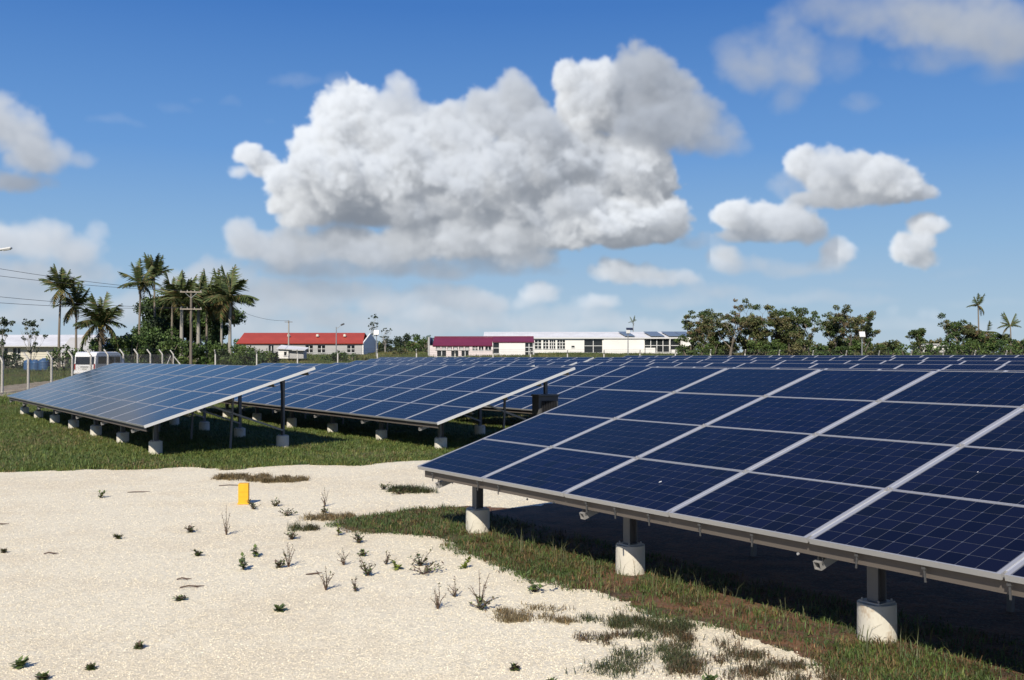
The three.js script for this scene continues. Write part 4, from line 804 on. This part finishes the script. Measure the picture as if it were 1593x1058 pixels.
// dark broadleaf trees packed behind the palms
[[262, 124, 450, 5.6], [296, 126, 440, 6.4], [328, 124, 446, 5.8], [240, 122, 486, 4.2]].forEach(([px, d, py, sp], i) => tree('broadleaf_tree', ['dense dark tree behind the tall palm pair', 'dense dark tree right behind the utility pole', 'dense dark tree right of the utility pole, behind the palms', 'lower dense tree under the tall palm pair'][i], at(px, d), d, high(py, px, d), sp, GREEN.bush.concat(GREEN.dark), 'dark trees behind the palms', { seed: 140 + i, leafiness: 1.6, leaf: 0.24 }));
// hedge and bushes on the left
[[18, 118, 2.0, 2.6, 'dark'], [102, 106, 2.3, 3.0, 'bush'], [130, 103, 2.0, 2.5, 'lime'], [178, 106, 2.5, 4.6, 'bush'], [205, 104, 2.5, 4.9, 'lime'], [232, 108, 2.6, 5.4, 'bush'], [258, 110, 2.5, 5.0, 'bush'], [278, 106, 2.2, 4.4, 'lime'], [324, 106, 2.2, 3.7, 'bush'], [350, 106, 2.4, 3.3, 'lime'], [378, 108, 2.4, 3.3, 'bush'], [403, 112, 2.1, 3.1, 'lime'], [423, 116, 1.4, 2.9, 'dark']].forEach(([px, d, rx, h, pal], i) => shrub('leafy_bush', ['dark bush at the far left below the white roof', 'rounded bush at the end of the white roof', 'low bush left of the van', 'bush under the low coconut palm', 'bright green bush right of the van', 'tall bush under the coconut palm pair', 'bushy green thicket left of the utility pole', 'bush at the foot of the utility pole', 'bush just right of the utility pole', 'olive bush beneath the drooping palms', 'bush at the left end of the red roof', 'bush before the left part of the red roof', 'narrow dark bush beside the small white hut'][i], at(px, d), d, rx, h, GREEN[pal], 'bushes behind the left fence', 0.2, i + 1));
tree('bare_tree', 'wispy half bare tree left of the palms', at(48, 118), 118, high(492, 48, 118), 3.0, GREEN.dark, null, { seed: 31, leafiness: 0.45, bare: 0.55 });
tree('bare_tree', 'dark wispy tree at the left edge', at(6, 112), 112, high(490, 6, 112), 2.8, GREEN.dark, null, { seed: 32, leafiness: 0.55, bare: 0.4 });
tree('bare_tree', 'thin feathery tree rising beside the square floodlight', at(574, 165), 165, high(486, 574, 165), 2.6, GREEN.dark, null, { seed: 33, leafiness: 0.4, bare: 0.35, leaf: 0.16 });
tree('bare_tree', 'small stripped tree right of the square floodlight', at(599, 165), 165, high(508, 599, 165), 1.9, GREEN.dark, null, { seed: 34, leafiness: 0.4, bare: 0.4, leaf: 0.16 });
// scattered bushes in the middle
[[512, 140, 1.9, 1.5, 'bush'], [530, 138, 1.7, 1.7, 'bush'], [548, 142, 1.6, 1.2, 'bush'], [560, 140, 1.3, 1.0, 'olive'], [608, 175, 2.2, 3.2, 'dark'], [628, 178, 2.4, 4.0, 'dark'], [648, 172, 2.2, 3.7, 'bush'], [662, 168, 1.6, 3.4, 'bush'], [622, 160, 1.5, 1.6, 'olive'], [430, 132, 0.9, 0.7, 'lime']].forEach(([px, d, rx, h, pal], i) => shrub('leafy_bush', ['low bush below the red roof, left of three', 'bushy green shrub in the middle below the red roof', 'low shrub below the red roof near the gable', 'small olive shrub by the white gable', 'dark bush right of the square floodlight', 'tall dark bush between the gable and the purple roof', 'bush left of the purple roof', 'bush touching the left end of the purple roofed building', 'low olive scrub in the field left of the purple roof', 'small lime green scrub beside the white hut'][i], at(px, d), d, rx, h, GREEN[pal], 'bushes round the far buildings', 0.22, 50 + i));
// storm battered trees on the right
[[1072, 150, 484, 5.2, 0.8, 0.25, 'olive'], [1092, 146, 492, 4.2, 0.8, 0.15, 'brown'], [1112, 152, 480, 4.8, 0.9, 0.12, 'olive'], [1135, 148, 466, 5.0, 0.75, 0.2, 'brown'], [1160, 152, 472, 4.6, 0.95, 0.08, 'olive'], [1180, 147, 490, 4.6, 0.95, 0.1, 'brown'], [1203, 150, 476, 4.6, 0.9, 0.15, 'olive'], [1228, 147, 486, 5.2, 1.1, 0.06, 'brown'], [1254, 150, 478, 4.4, 1.0, 0.1, 'bush'], [1302, 152, 490, 5.4, 0.8, 0.22, 'olive'], [1318, 147, 474, 5.6, 0.85, 0.2, 'brown'], [1340, 152, 492, 4.2, 0.8, 0.2, 'olive'], [1434, 165, 512, 4.0, 1.0, 0.05, 'bush'], [1488, 160, 488, 4.2, 1.0, 0.1, 'olive'], [1505, 158, 505, 5.0, 1.0, 0.1, 'brown'], [1545, 165, 520, 4.0, 0.9, 0.1, 'olive']].forEach(([px, d, py, sp, leafy, bare, pal], i) => tree('battered_tree', ['first tree right of the long white building, with sparse tips', 'brownish low tree, second right of the white building', 'olive tree, third right of the white building', 'tallest tree of the right hand group with a tufted top', 'dense upright tree right of the tallest one', 'rust coloured low tree in the middle of the group', 'tree with small tufted tips above the rust coloured one', 'broad brownish tree towards the right of the group', 'greener tree at the right end of the first group', 'sparse tree just left of the floodlight tree', 'broad battered tree with a flat tuft on top, by the floodlight', 'smaller sparse tree right of the floodlight', 'rounded dark tree between the two right hand groups', 'tall dark tree left of the thin far right palm', 'spreading brown tree below the thin far right palm', 'low olive tree between the two right hand palms'][i], at(px, d), d, high(py - 5, px, d), sp, pal === 'olive' ? GREEN.olive.concat(GREEN.bush) : GREEN[pal].concat(GREEN.olive), 'storm battered trees on the right', { seed: 60 + i, leafiness: leafy, bare, leaf: 0.2 }));
for (let i = 0; i < 26; i++) {
  const px = 1066 + i * 21 + (rt() - 0.5) * 12, d = 138 + rt() * 16, h = (px > 1345 && px < 1480 ? 2.0 : 2.6) + (px > 1345 && px < 1480 ? 1.0 : 2.0) * rt();
  shrub('scrub_bush', `undergrowth bush number ${['one', 'two', 'three', 'four', 'five', 'six', 'seven', 'eight', 'nine', 'ten', 'eleven', 'twelve', 'thirteen', 'fourteen', 'fifteen', 'sixteen', 'seventeen', 'eighteen', 'nineteen', 'twenty', 'twenty one', 'twenty two', 'twenty three', 'twenty four', 'twenty five', 'twenty six'][i]} from the left under the right hand trees`, at(px, d), d, 1.6 + rt() * 0.9, h, GREEN[['olive', 'bush', 'lime', 'lime', 'bush'][(rt() * 5) | 0]], 'undergrowth below the right hand trees', 0.24, 200 + i);
}
{ // a far wood that reads as one dark band
  const r = mulberry(88), cl = []; for (let i = 0; i < 30; i++) cl.push([(r() - 0.5) * 6, 1 + r() * 3.2, (r() - 0.5) * 4, 0.9 + r() * 0.9, 0.8]);
  const g = leafCloud(cl, 0.75, GREEN.dark.concat(GREEN.olive), 16, r), n = 240, m = new THREE.InstancedMesh(g, leafMat, n), o = new THREE.Object3D();
  for (let i = 0; i < n; i++) { const x = -330 + 700 * (i + r()) / n, z = -330 - r() * 90; o.position.set(x, groundY(x, z) - 0.3, z); o.rotation.y = r() * 6; o.scale.setScalar(0.65 + 0.6 * r()); o.updateMatrix(); m.setMatrixAt(i, o.matrix); }
  m.name = 'distant_wood'; m.castShadow = m.receiveShadow = true; scene.add(m); tag(m, 'dark band of far woodland along the horizon', 'woodland', null, 'stuff');
}
// dirt track along the inside of the left fence
{
  const pos = [], uv = [], idx = [], r = mulberry(71), rows = 40;
  for (let i = 0; i <= rows; i++) { const z = -47 - i * 1.15, c = -28.2 - (z + 60) * -0.057, w = [-2.6 + (r() - 0.5) * 0.5, -1.3, 0, 1.3, 2.6 + (r() - 0.5) * 0.5]; w.forEach((q, k) => { const x = c - 1.2 + q * 1.3; pos.push(x, groundY(x, z) + 0.02, z); uv.push(x / 5, z / 5); if (i && k) { const b = i * 5 + k; idx.push(b - 6, b - 5, b - 1, b - 1, b - 5, b); } }); }
  const g = new THREE.BufferGeometry(); g.setAttribute('position', new THREE.Float32BufferAttribute(pos, 3)); g.setAttribute('uv', new THREE.Float32BufferAttribute(uv, 2)); g.setIndex(idx); g.computeVertexNormals();
  single('dirt_track', g, std(0xffffff, 0.95, { map: texture(512, (i) => mix3([0.20, 0.15, 0.09], [0.42, 0.36, 0.26], clamp(sn[i] * 2.4 - 0.7))), side: THREE.DoubleSide }), 'dusty brown track beside the left fence', 'track', null, 'structure');
}
// ---------------------------------------------------------------- grass, stones, weeds
const bladeMat = new THREE.MeshStandardMaterial({ color: 0xffffff, vertexColors: true, roughness: 0.65, side: THREE.DoubleSide });
function tuft(blades, h, spread, width, seed, lean = 0.6) {
  const r = mulberry(seed), pos = [], col = [];
  for (let i = 0; i < blades; i++) {
    const a = r() * 6.283, q = Math.sqrt(r()) * spread, x = Math.cos(a) * q, z = Math.sin(a) * q, L = h * (0.45 + 0.75 * r()), d = r() * 6.283, o = lean * L * (0.3 + 0.9 * r()), w = width * (0.6 + 0.7 * r());
    const px = -Math.sin(d) * w, pz = Math.cos(d) * w, mx = x + Math.cos(d) * o * 0.35, mz = z + Math.sin(d) * o * 0.35, tx = x + Math.cos(d) * o, tz = z + Math.sin(d) * o, v = 0.7 + 0.6 * r(), t = r() < 0.2 ? [1.35, 1.12, 0.9] : [1, 1, 1];
    pos.push(x - px, 0, z - pz, x + px, 0, z + pz, mx + px * 0.7, L * 0.62, mz + pz * 0.7, x - px, 0, z - pz, mx + px * 0.7, L * 0.62, mz + pz * 0.7, mx - px * 0.7, L * 0.62, mz - pz * 0.7, mx - px * 0.7, L * 0.62, mz - pz * 0.7, mx + px * 0.7, L * 0.62, mz + pz * 0.7, tx, L * (0.95 - 0.3 * lean * r()), tz);
    for (let k = 0; k < 9; k++) col.push(v * t[0], v * t[1], v * t[2]);
  }
  return tris(pos, col);
}
function strew(name, label, geos, material, count, place, category) {   // place(rnd) -> [x, y, z, size, colour] or null
  const r = mulberry(name.length * 977 + count), lists = geos.map(() => []);
  for (let i = 0; i < count; i++) { const p = place(r); if (p) lists[(r() * geos.length) | 0].push(p); }
  const o = new THREE.Object3D();
  lists.forEach((list, k) => {
    const m = new THREE.InstancedMesh(geos[k], material, list.length);
    list.forEach(([x, y, z, s, c, sy = 1], i) => { o.position.set(x, y, z); o.rotation.set((r() - 0.5) * 0.3, r() * 6.283, (r() - 0.5) * 0.3); o.scale.set(s, s * sy, s); o.updateMatrix(); m.setMatrixAt(i, o.matrix); m.setColorAt(i, c); });
    m.name = numbered(name); m.castShadow = m.receiveShadow = true; scene.add(m); tag(m, label, category, null, 'stuff');
  });
}
const colour = (list, r, v = 1) => { const c = list[(r() * list.length) | 0], q = v * (0.78 + 0.44 * r()); return C(c[0] * q, c[1] * q, c[2] * q); };
const LAWN = [[0.082, 0.128, 0.021], [0.105, 0.15, 0.028], [0.060, 0.105, 0.018], [0.145, 0.155, 0.038]], STRAW = [[0.20, 0.165, 0.075], [0.15, 0.12, 0.05]], TUFTS = [tuft(16, 0.085, 0.11, 0.005, 1, 0.9), tuft(14, 0.11, 0.12, 0.005, 2, 0.8), tuft(18, 0.065, 0.13, 0.005, 3, 1.1)];
const maskW = 560, maskH = 500, mask = new Uint8Array(maskW * maskH);   // the yard as a 4 cm grid, filled row by row
for (let j = 0; j < maskH; j++) {
  const z = -24.5 + (j + 0.5) * 0.04, cuts = [];
  for (let i = 0, k = gravelOutline.length - 1; i < gravelOutline.length; k = i++) { const [xi, zi] = gravelOutline[i], [xk, zk] = gravelOutline[k]; if ((zi > z) !== (zk > z)) cuts.push((xk - xi) * (z - zi) / (zk - zi) + xi); }
  cuts.sort((p, q) => p - q);
  for (let c = 0; c + 1 < cuts.length; c += 2) for (let i = Math.max(0, Math.ceil((cuts[c] + 14) / 0.04)); i < maskW && -14 + i * 0.04 < cuts[c + 1]; i++) mask[j * maskW + i] = 1;
}
const onGravel = (x, z) => { const i = Math.floor((x + 14) / 0.04), j = Math.floor((z + 24.5) / 0.04); return i >= 0 && j >= 0 && i < maskW && j < maskH ? mask[j * maskW + i] === 1 : inside(gravelOutline, x, z); };
strew('lawn_grass', 'green grass of the lawn round the left and middle tables', TUFTS, bladeMat, 190000, (r) => {
  const z = -17.5 - 42 * Math.pow(r(), 1.35), half = -z * 0.56 + 2, x = -half + r() * (half + Math.min(half, 9));
  if (onGravel(x, z)) return null;
  const [a, b] = inRows(x, z);
  if (b > 5.9 && a > -11.5 && z > -23) return null;
  const p = patch(x, z, 23), q = patch(x + 9, z, 7);
  if (q < 0.42 && r() < 0.75) return null;
  return [x, 0, z, (0.7 + 0.6 * r()) * (0.75 + 0.6 * q), r() < smooth(0.45, 0.7, p) * 0.3 ? colour(STRAW, r) : colour(LAWN, r)];
}, 'grass');
strew('verge_grass', 'grass and creeping weeds along the front table', [tuft(16, 0.065, 0.10, 0.0042, 11, 1.1), tuft(12, 0.10, 0.10, 0.0038, 12, 0.9), tuft(20, 0.05, 0.13, 0.0042, 13, 1.3)], bladeMat, 34000, (r) => {
  const a = -17 + 20 * r(), b = 3.9 + 3.6 * r(), [x, z] = fromRows(a, b);
  if (onGravel(x, z) && !(onGravel(x + 0.12 * HH.x, z + 0.12 * HH.z) === false)) return null;
  const q = patch(x * 1.0, z * 1.0, 5.5), edge = b > 6.5 ? Math.max(0, 1 - (b - 6.5) / 0.5) * 0.6 : 1;
  if (r() > edge * smooth(0.44, 0.58, q) + (a < -11 ? 0.55 : 0.20)) return null;
  return [x, 0.004, z, 0.5 + 0.6 * r(), r() < 0.34 ? colour([[0.10, 0.06, 0.025], [0.15, 0.11, 0.045], [0.075, 0.05, 0.022]], r) : colour([[0.055, 0.095, 0.018], [0.075, 0.115, 0.024], [0.04, 0.068, 0.015]], r)];
}, 'grass');
strew('field_grass', 'rough grass on the slope beyond the far fence', [tuft(14, 0.42, 0.5, 0.03, 21, 0.5), tuft(16, 0.55, 0.6, 0.03, 22, 0.4)], bladeMat, 60000, (r) => {
  const z = -99 - 75 * r(), x = -55 + 150 * r(), q = patch(x, z, 60);
  return [x, groundY(x, z) - 0.02, z, 0.5 + 0.5 * r(), r() < smooth(0.4, 0.7, q) * 0.5 ? colour([[0.19, 0.165, 0.055], [0.15, 0.14, 0.045]], r) : colour([[0.075, 0.105, 0.022], [0.10, 0.125, 0.028], [0.055, 0.085, 0.018]], r)];
}, 'grass');
strew('meadow_grass', 'longer grass between the far rows and the left fence', [tuft(14, 0.26, 0.24, 0.012, 31, 0.6), tuft(14, 0.34, 0.26, 0.012, 32, 0.5)], bladeMat, 45000, (r) => {
  const z = -46 - 54 * r(), x = -44 + 62 * r(), q = patch(x, z, 30);
  if (Math.abs(x - (-29.4 + (z + 60) * 0.057)) < 2.8) return null;
  return [x, groundY(x, z) - 0.01, z, 0.6 + 0.6 * r(), r() < smooth(0.42, 0.7, q) * 0.5 ? colour(STRAW, r) : colour(LAWN, r)];
}, 'grass');
// loose coral stones
{
  const stones = [1, 2, 3].map((s) => { const r = mulberry(s * 17), g = new THREE.IcosahedronGeometry(1, 0), p = g.attributes.position, seen = new Map(); for (let i = 0; i < p.count; i++) { const k = [p.getX(i), p.getY(i), p.getZ(i)].map((v) => v.toFixed(3)).join(); if (!seen.has(k)) seen.set(k, 0.65 + 0.6 * r()); const f = seen.get(k); p.setXYZ(i, p.getX(i) * f, p.getY(i) * f * 0.65, p.getZ(i) * f * 0.85); } g.deleteAttribute('uv'); g.computeVertexNormals(); return g; });
  const chalk = [[0.75, 0.68, 0.515], [0.71, 0.635, 0.475], [0.77, 0.70, 0.55], [0.64, 0.565, 0.42]];
  strew('coral_stones', 'loose crushed coral pieces scattered over the yard', stones, std(0xffffff, 0.95), 330000, (r) => {
    const z = -6.2 - 15 * Math.pow(r(), 1.5), half = -z * 0.5 + 0.4, x = (r() * 2 - 1) * half;
    if (!onGravel(x, z)) return null;
    const s = (0.0025 + 0.005 * Math.pow(r(), 4)) * (1 + 0.02 * -z);
    return [x, 0.008 + s * 0.2, z, s, colour(chalk, r, 0.97)];
  }, 'stones');
}
// patches of creeping grass on the coral
[[0.21, -8.71, 0.53, 0.30, 2, 'brown mat of dry grass on the coral, left of the creeping patches'], [0.74, -8.46, 0.34, 0.26, 0, 'small dark creeping grass patch right of the brown mat'], [1.09, -8.35, 0.5, 0.42, 0, 'dark green grass patch nearest the middle pedestal'], [0.92, -7.40, 0.55, 0.36, 0, 'dense dark green grass patch on the coral, lowest left one'], [1.36, -7.96, 0.4, 0.3, 1, 'reddish creeping grass patch among the green ones'], [1.46, -7.36, 0.6, 0.36, 1, 'brown stalky grass patch right of the dense green one'], [1.77, -7.13, 0.45, 0.3, 1, 'brown stalky grass patch towards the lower right corner'], [0.7, -7.96, 0.32, 0.2, 1, 'thin trailing grass left of the creeping patches'], [-2.4, -13.95, 0.55, 0.25, 2, 'flat brown grass left of the green tongue of grass'], [-2.53, -13.03, 0.34, 0.14, 0, 'little flat green patch left of the upright leaf'], [-4.74, -18.33, 0.7, 0.5, 2, 'straggly dry grass patch behind the yellow marker'], [-3.95, -18.2, 0.5, 0.4, 2, 'dry yellow grass hump right behind the yellow marker'], [1.98, -6.92, 0.36, 0.24, 1, 'stalky brown grass at the lower edge of the yard'], [-1.6, -16.6, 0.6, 0.3, 0, 'low green weeds on the coral left of the front table corner']].forEach(([x, z, rx, rz, kind, label], n) => {
  const r = mulberry(500 + n), list = [], hubs = Array.from({ length: 7 }, () => [(r() - 0.5) * rx * 1.1, (r() - 0.5) * rz * 1.5, 0.25 + 0.5 * r()]), cols = [[[0.035, 0.05, 0.014], [0.05, 0.07, 0.018], [0.07, 0.06, 0.022]], [[0.065, 0.045, 0.02], [0.05, 0.055, 0.018], [0.10, 0.065, 0.028]], [[0.17, 0.13, 0.06], [0.12, 0.09, 0.04], [0.21, 0.17, 0.085]]][kind];
  for (let i = 0; i < (kind === 1 ? 190 : 300) * rx * rz / 0.18; i++) {
    const hub = hubs[(r() * 7) | 0], a = r() * 6.283, q = Math.sqrt(-Math.log(1 - 0.97 * r())) * 0.62, c = cols[(r() * 3) | 0], g = tuft(6, (kind === 2 ? 0.045 : 0.06) * Math.max(1, -z / 9), 0.05, 0.0028 * Math.max(1, -z / 11), 900 + n * 97 + i, 1.3), k = g.attributes.color;
    for (let j = 0; j < k.count; j++) k.setXYZ(j, k.getX(j) * c[0], k.getY(j) * c[1], k.getZ(j) * c[2]);
    list.push(g.scale(1, 0.7 + 0.6 * r(), 1).translate(x + hub[0] + Math.cos(a) * q * rx * 0.6 * hub[2], 0.008, z + hub[1] + Math.sin(a) * q * rz * 0.9 * hub[2]));
  }
  if (list.length) single('grass_patch', mergeGeometries(list), bladeMat, label, 'grass patch', 'grass patches on the coral');
});
// single weeds on the coral
const stemBrown = [0.12, 0.075, 0.05], sprig = [[0.14, 0.09, 0.065], [0.11, 0.095, 0.05], [0.085, 0.10, 0.04]], green = [[0.10, 0.14, 0.035], [0.075, 0.11, 0.03]], pale = [[0.22, 0.26, 0.03], [0.17, 0.22, 0.03]];
function weed(x, z, h, w, kind, label, seed) {
  const r = mulberry(seed * 613 + 7), t = thing('weed', label, 'weed', [x, 0.008, z], 0, 'weeds growing on the coral'), stems = [], pos = [], col = [];
  const leaves = (p, n, size, pal) => { for (let i = 0; i < n; i++) { const a = r() * 6.283, e = (r() - 0.25) * 1.2, d = V(Math.cos(a) * Math.cos(e), Math.sin(e), Math.sin(a) * Math.cos(e)), s = V(-Math.sin(a), 0, Math.cos(a)), L = size * (0.6 + 0.8 * r()), c = pal[(r() * pal.length) | 0], v = 0.7 + 0.6 * r(), m = p.clone().addScaledVector(d, L * 0.5), q = p.clone().addScaledVector(d, L), u = m.clone().addScaledVector(s, L * 0.3), o = m.clone().addScaledVector(s, -L * 0.3); for (const k of [p, u, q, p, q, o]) { pos.push(k.x, Math.max(0.002, k.y), k.z); col.push(c[0] * v, c[1] * v, c[2] * v); } } };
  const n = kind === 'tall' ? 6 : kind === 'leafy' ? 6 : kind === 'flat' ? 9 : kind === 'shoot' ? 2 : 6, pal = kind === 'leafy' ? green : kind === 'shoot' ? pale : kind === 'tall' ? sprig : sprig.concat(green);
  for (let i = 0; i < n; i++) {
    const a = r() * 6.283, out = w * 0.62 * (0.35 + 0.65 * r()) * (i === 0 && kind === 'tall' ? 0.2 : 1), hh = h * (i === 0 ? 1 : 0.3 + 0.6 * r()), b = V(Math.cos(a) * out, hh, Math.sin(a) * out), m = V(b.x * 0.4 + (r() - 0.5) * 0.02, hh * 0.55, b.z * 0.4);
    stems.push(tube([V(0, -0.01, 0), m, b], [0.0045, 0.0035, 0.0018], 4));
    const k = kind === 'tall' ? 7 : kind === 'flat' ? 6 : 5;
    for (let j = 1; j <= k; j++) { const q = j / k, p = q < 0.5 ? V().lerpVectors(V(0, 0, 0), m, q * 2) : V().lerpVectors(m, b, q * 2 - 1); leaves(p, kind === 'shoot' ? 3 : 2, kind === 'shoot' ? 0.055 : kind === 'leafy' ? 0.05 : kind === 'tall' ? 0.022 : 0.036, pal); }
  }
  part(t, 'stem', fuse(stems), std(C(...stemBrown), 0.9)); part(t, 'leaves', tris(pos, col), bladeMat);
}
[[-6.25, -15.94, 0.12, 0.18, 'leafy', 'leafy green weed alone near the left of the yard, by the lawn'], [-4.64, -12.37, 0.06, 0.1, 'flat', 'tiny dark sprout left of the middle of the yard'], [-3.93, -12.83, 0.11, 0.16, 'flat', 'low green weed left of the thin upright stalk'], [-3.44, -12.64, 0.42, 0.14, 'tall', 'thin upright stalk weed below the yellow marker'], [-2.7, -10.57, 0.16, 0.14, 'leafy', 'bright leafy weed below the upright stalk'], [-3.38, -11.31, 0.07, 0.09, 'flat', 'small dark sprout left of the bright leafy weed'], [-2.93, -9.26, 0.04, 0.09, 'flat', 'tiny sprout in the open coral, lower left'], [-1.96, -8.85, 0.05, 0.07, 'leafy', 'tiny green sprout at the lower middle of the yard'], [-2.58, -12.32, 0.14, 0.24, 'flat', 'reddish low weed left of the upright green leaf'], [-3.04, -14.16, 0.1, 0.26, 'flat', 'low spreading weed right of the yellow marker'], [-3.64, -14.77, 0.17, 0.24, 'flat', 'dark weed at the foot of the yellow marker'], [-3.4, -15.05, 0.13, 0.17, 'flat', 'small curled weed second right of the yellow marker'], [-2.75, -11.3, 0.12, 0.1, 'leafy', 'little star shaped weed above the bright leafy one'], [-2.37, -10.67, 0.12, 0.13, 'flat', 'dark bushy weed paired with a pale twiggy one'], [-2.28, -10.72, 0.28, 0.19, 'tall', 'pale twiggy weed right beside the dark bushy one'], [-2.58, -14.4, 0.09, 0.09, 'flat', 'small tuft behind the flat brown grass'], [-1.71, -9.65, 0.26, 0.16, 'tall', 'dark pointed weed with a crossing shadow, centre of the yard'], [-1.73, -10.81, 0.2, 0.26, 'tall', 'wide open twiggy weed in the middle of the group'], [-1.41, -10.29, 0.26, 0.2, 'flat', 'dense dark weed clump in the middle of the group'], [-1.3, -10.85, 0.16, 0.09, 'tall', 'slim weed just behind the dense dark clump'], [-1.17, -10.6, 0.1, 0.09, 'shoot', 'small bright yellow green seedling, left one of two'], [-2.08, -12.6, 0.24, 0.06, 'shoot', 'single upright pale green leaf at the tip of the grass tongue'], [-1.76, -12.11, 0.15, 0.15, 'flat', 'small dark weed below the tip of the grass tongue'], [-0.94, -10.77, 0.2, 0.28, 'flat', 'rounded dark weed right of the first yellow green seedling'], [-0.87, -10.38, 0.13, 0.42, 'flat', 'wide sprawling weed in front of the rounded dark one'], [-0.63, -8.94, 0.25, 0.17, 'tall', 'upright branching weed at the right, with bare coral round it'], [-0.28, -9.01, 0.37, 0.2, 'tall', 'tallest weed near the dry brown mat'], [-0.26, -8.93, 0.12, 0.3, 'flat', 'dark low weed at the foot of the tallest one'], [-0.47, -10.67, 0.09, 0.09, 'shoot', 'small bright yellow green seedling, right one of two'], [-0.51, -9.38, 0.2, 0.13, 'tall', 'wispy pale weed left of the tallest one'], [-1.43, -9.6, 0.16, 0.1, 'tall', 'little dark weed pair beside the pointed one'], [-2.07, -16.97, 0.14, 0.24, 'flat', 'dark green weed behind the grass tongue'], [-2.68, -15.03, 0.3, 0.2, 'tall', 'tall pale stalk weed above the flat brown grass'], [-1.74, -16.4, 0.1, 0.4, 'flat', 'low grey green weed left of the front table corner'], [-3.39, -7.25, 0.08, 0.15, 'leafy', 'green weed at the lower left corner'], [-3.12, -6.99, 0.05, 0.13, 'flat', 'withered sprig at the lower left corner'], [-2.74, -7.73, 0.06, 0.12, 'flat', 'withered sprig a little right of the lower left corner'], [-2.89, -7.22, 0.03, 0.06, 'flat', 'tiny withered sprout right of the lower left weed'], [0.02, -7.2, 0.05, 0.08, 'flat', 'tiny sprout at the lower middle edge'], [0.26, -6.83, 0.08, 0.1, 'flat', 'dark sprout at the very bottom edge'], [0.2, -9.59, 0.16, 0.36, 'leafy', 'leafy green weed before the grass near the left pedestal'], [1.28, -6.85, 0.1, 0.2, 'leafy', 'bright green weed at the bottom below the stalky grass'], [-5.56, -11.49, 0.05, 0.08, 'flat', 'small dark sprout at the left edge'], [-1.61, -11.31, 0.07, 0.12, 'flat', 'small flat weed between the twiggy ones and the grass']].forEach(([x, z, h, w, k, l], i) => weed(x, z, h * (z > -8 ? 0.6 : 0.85), w * (z > -8 ? 0.45 : 0.9), k, l, i + 1));
// fallen twigs
[[-4.62, -17.45, 0.5, 0.1, 'long dry twig lying near the lawn edge'], [-2.97, -9.76, 0.22, 0.2, 'thin reddish twig lying in the open coral'], [-6.55, -13.4, 0.25, 0.15, 'short twig near the left edge of the yard'], [-5.0, -11.4, 0.16, 0.05, 'short dark twig left of the middle'], [-3.15, -10.1, 0.14, 0.1, 'small twig in the open coral, left'], [-1.95, -10.35, 0.16, 0.3, 'bent twig between the weeds'], [-5.9, -16.6, 0.35, 0.12, 'grey twig near the lone leafy weed']].forEach(([x, z, L, tw, label], i) => {
  const r = mulberry(i + 40), g = tube([V(-L / 2, 0.014, 0), V(-L * 0.15, 0.02 + 0.01 * r(), 0.02 * r()), V(L * 0.2, 0.017, -0.02 * r()), V(L / 2, 0.024, 0.01)], [0.006, 0.008, 0.007, 0.003], 5);
  const m = single('fallen_twig', fuse([g, tube([V(L * 0.1, 0.016, 0), V(L * 0.25, 0.02, 0.05)], [0.004, 0.002], 4)]), std(C(0.10, 0.065, 0.045), 0.95), label, 'twig', 'twigs on the coral'); m.position.set(x, 0, z); m.rotation.y = tw;
});
// tall grass stalks standing in the shade edge of the front table
for (let i = 0; i < 70; i++) {
  if (i) continue;
  const list = [], r = mulberry(777);
  for (let k = 0; k < 150; k++) { const [x, z] = fromRows(-12 + 11.5 * r(), 6.2 + 0.9 * r()); list.push(tuft(5, 0.16 + 0.14 * r(), 0.03, 0.0028, 7000 + k, 0.7).translate(x, 0.004, z)); }
  const g = mergeGeometries(list), k = g.attributes.color; for (let j = 0; j < k.count; j++) k.setXYZ(j, k.getX(j) * 0.09, k.getY(j) * 0.10, k.getZ(j) * 0.04);
  single('grass_stalks', g, bladeMat, 'loose grass stalks standing along the front table shade', 'grass', null, 'stuff');
}
renderer.render(scene, camera);
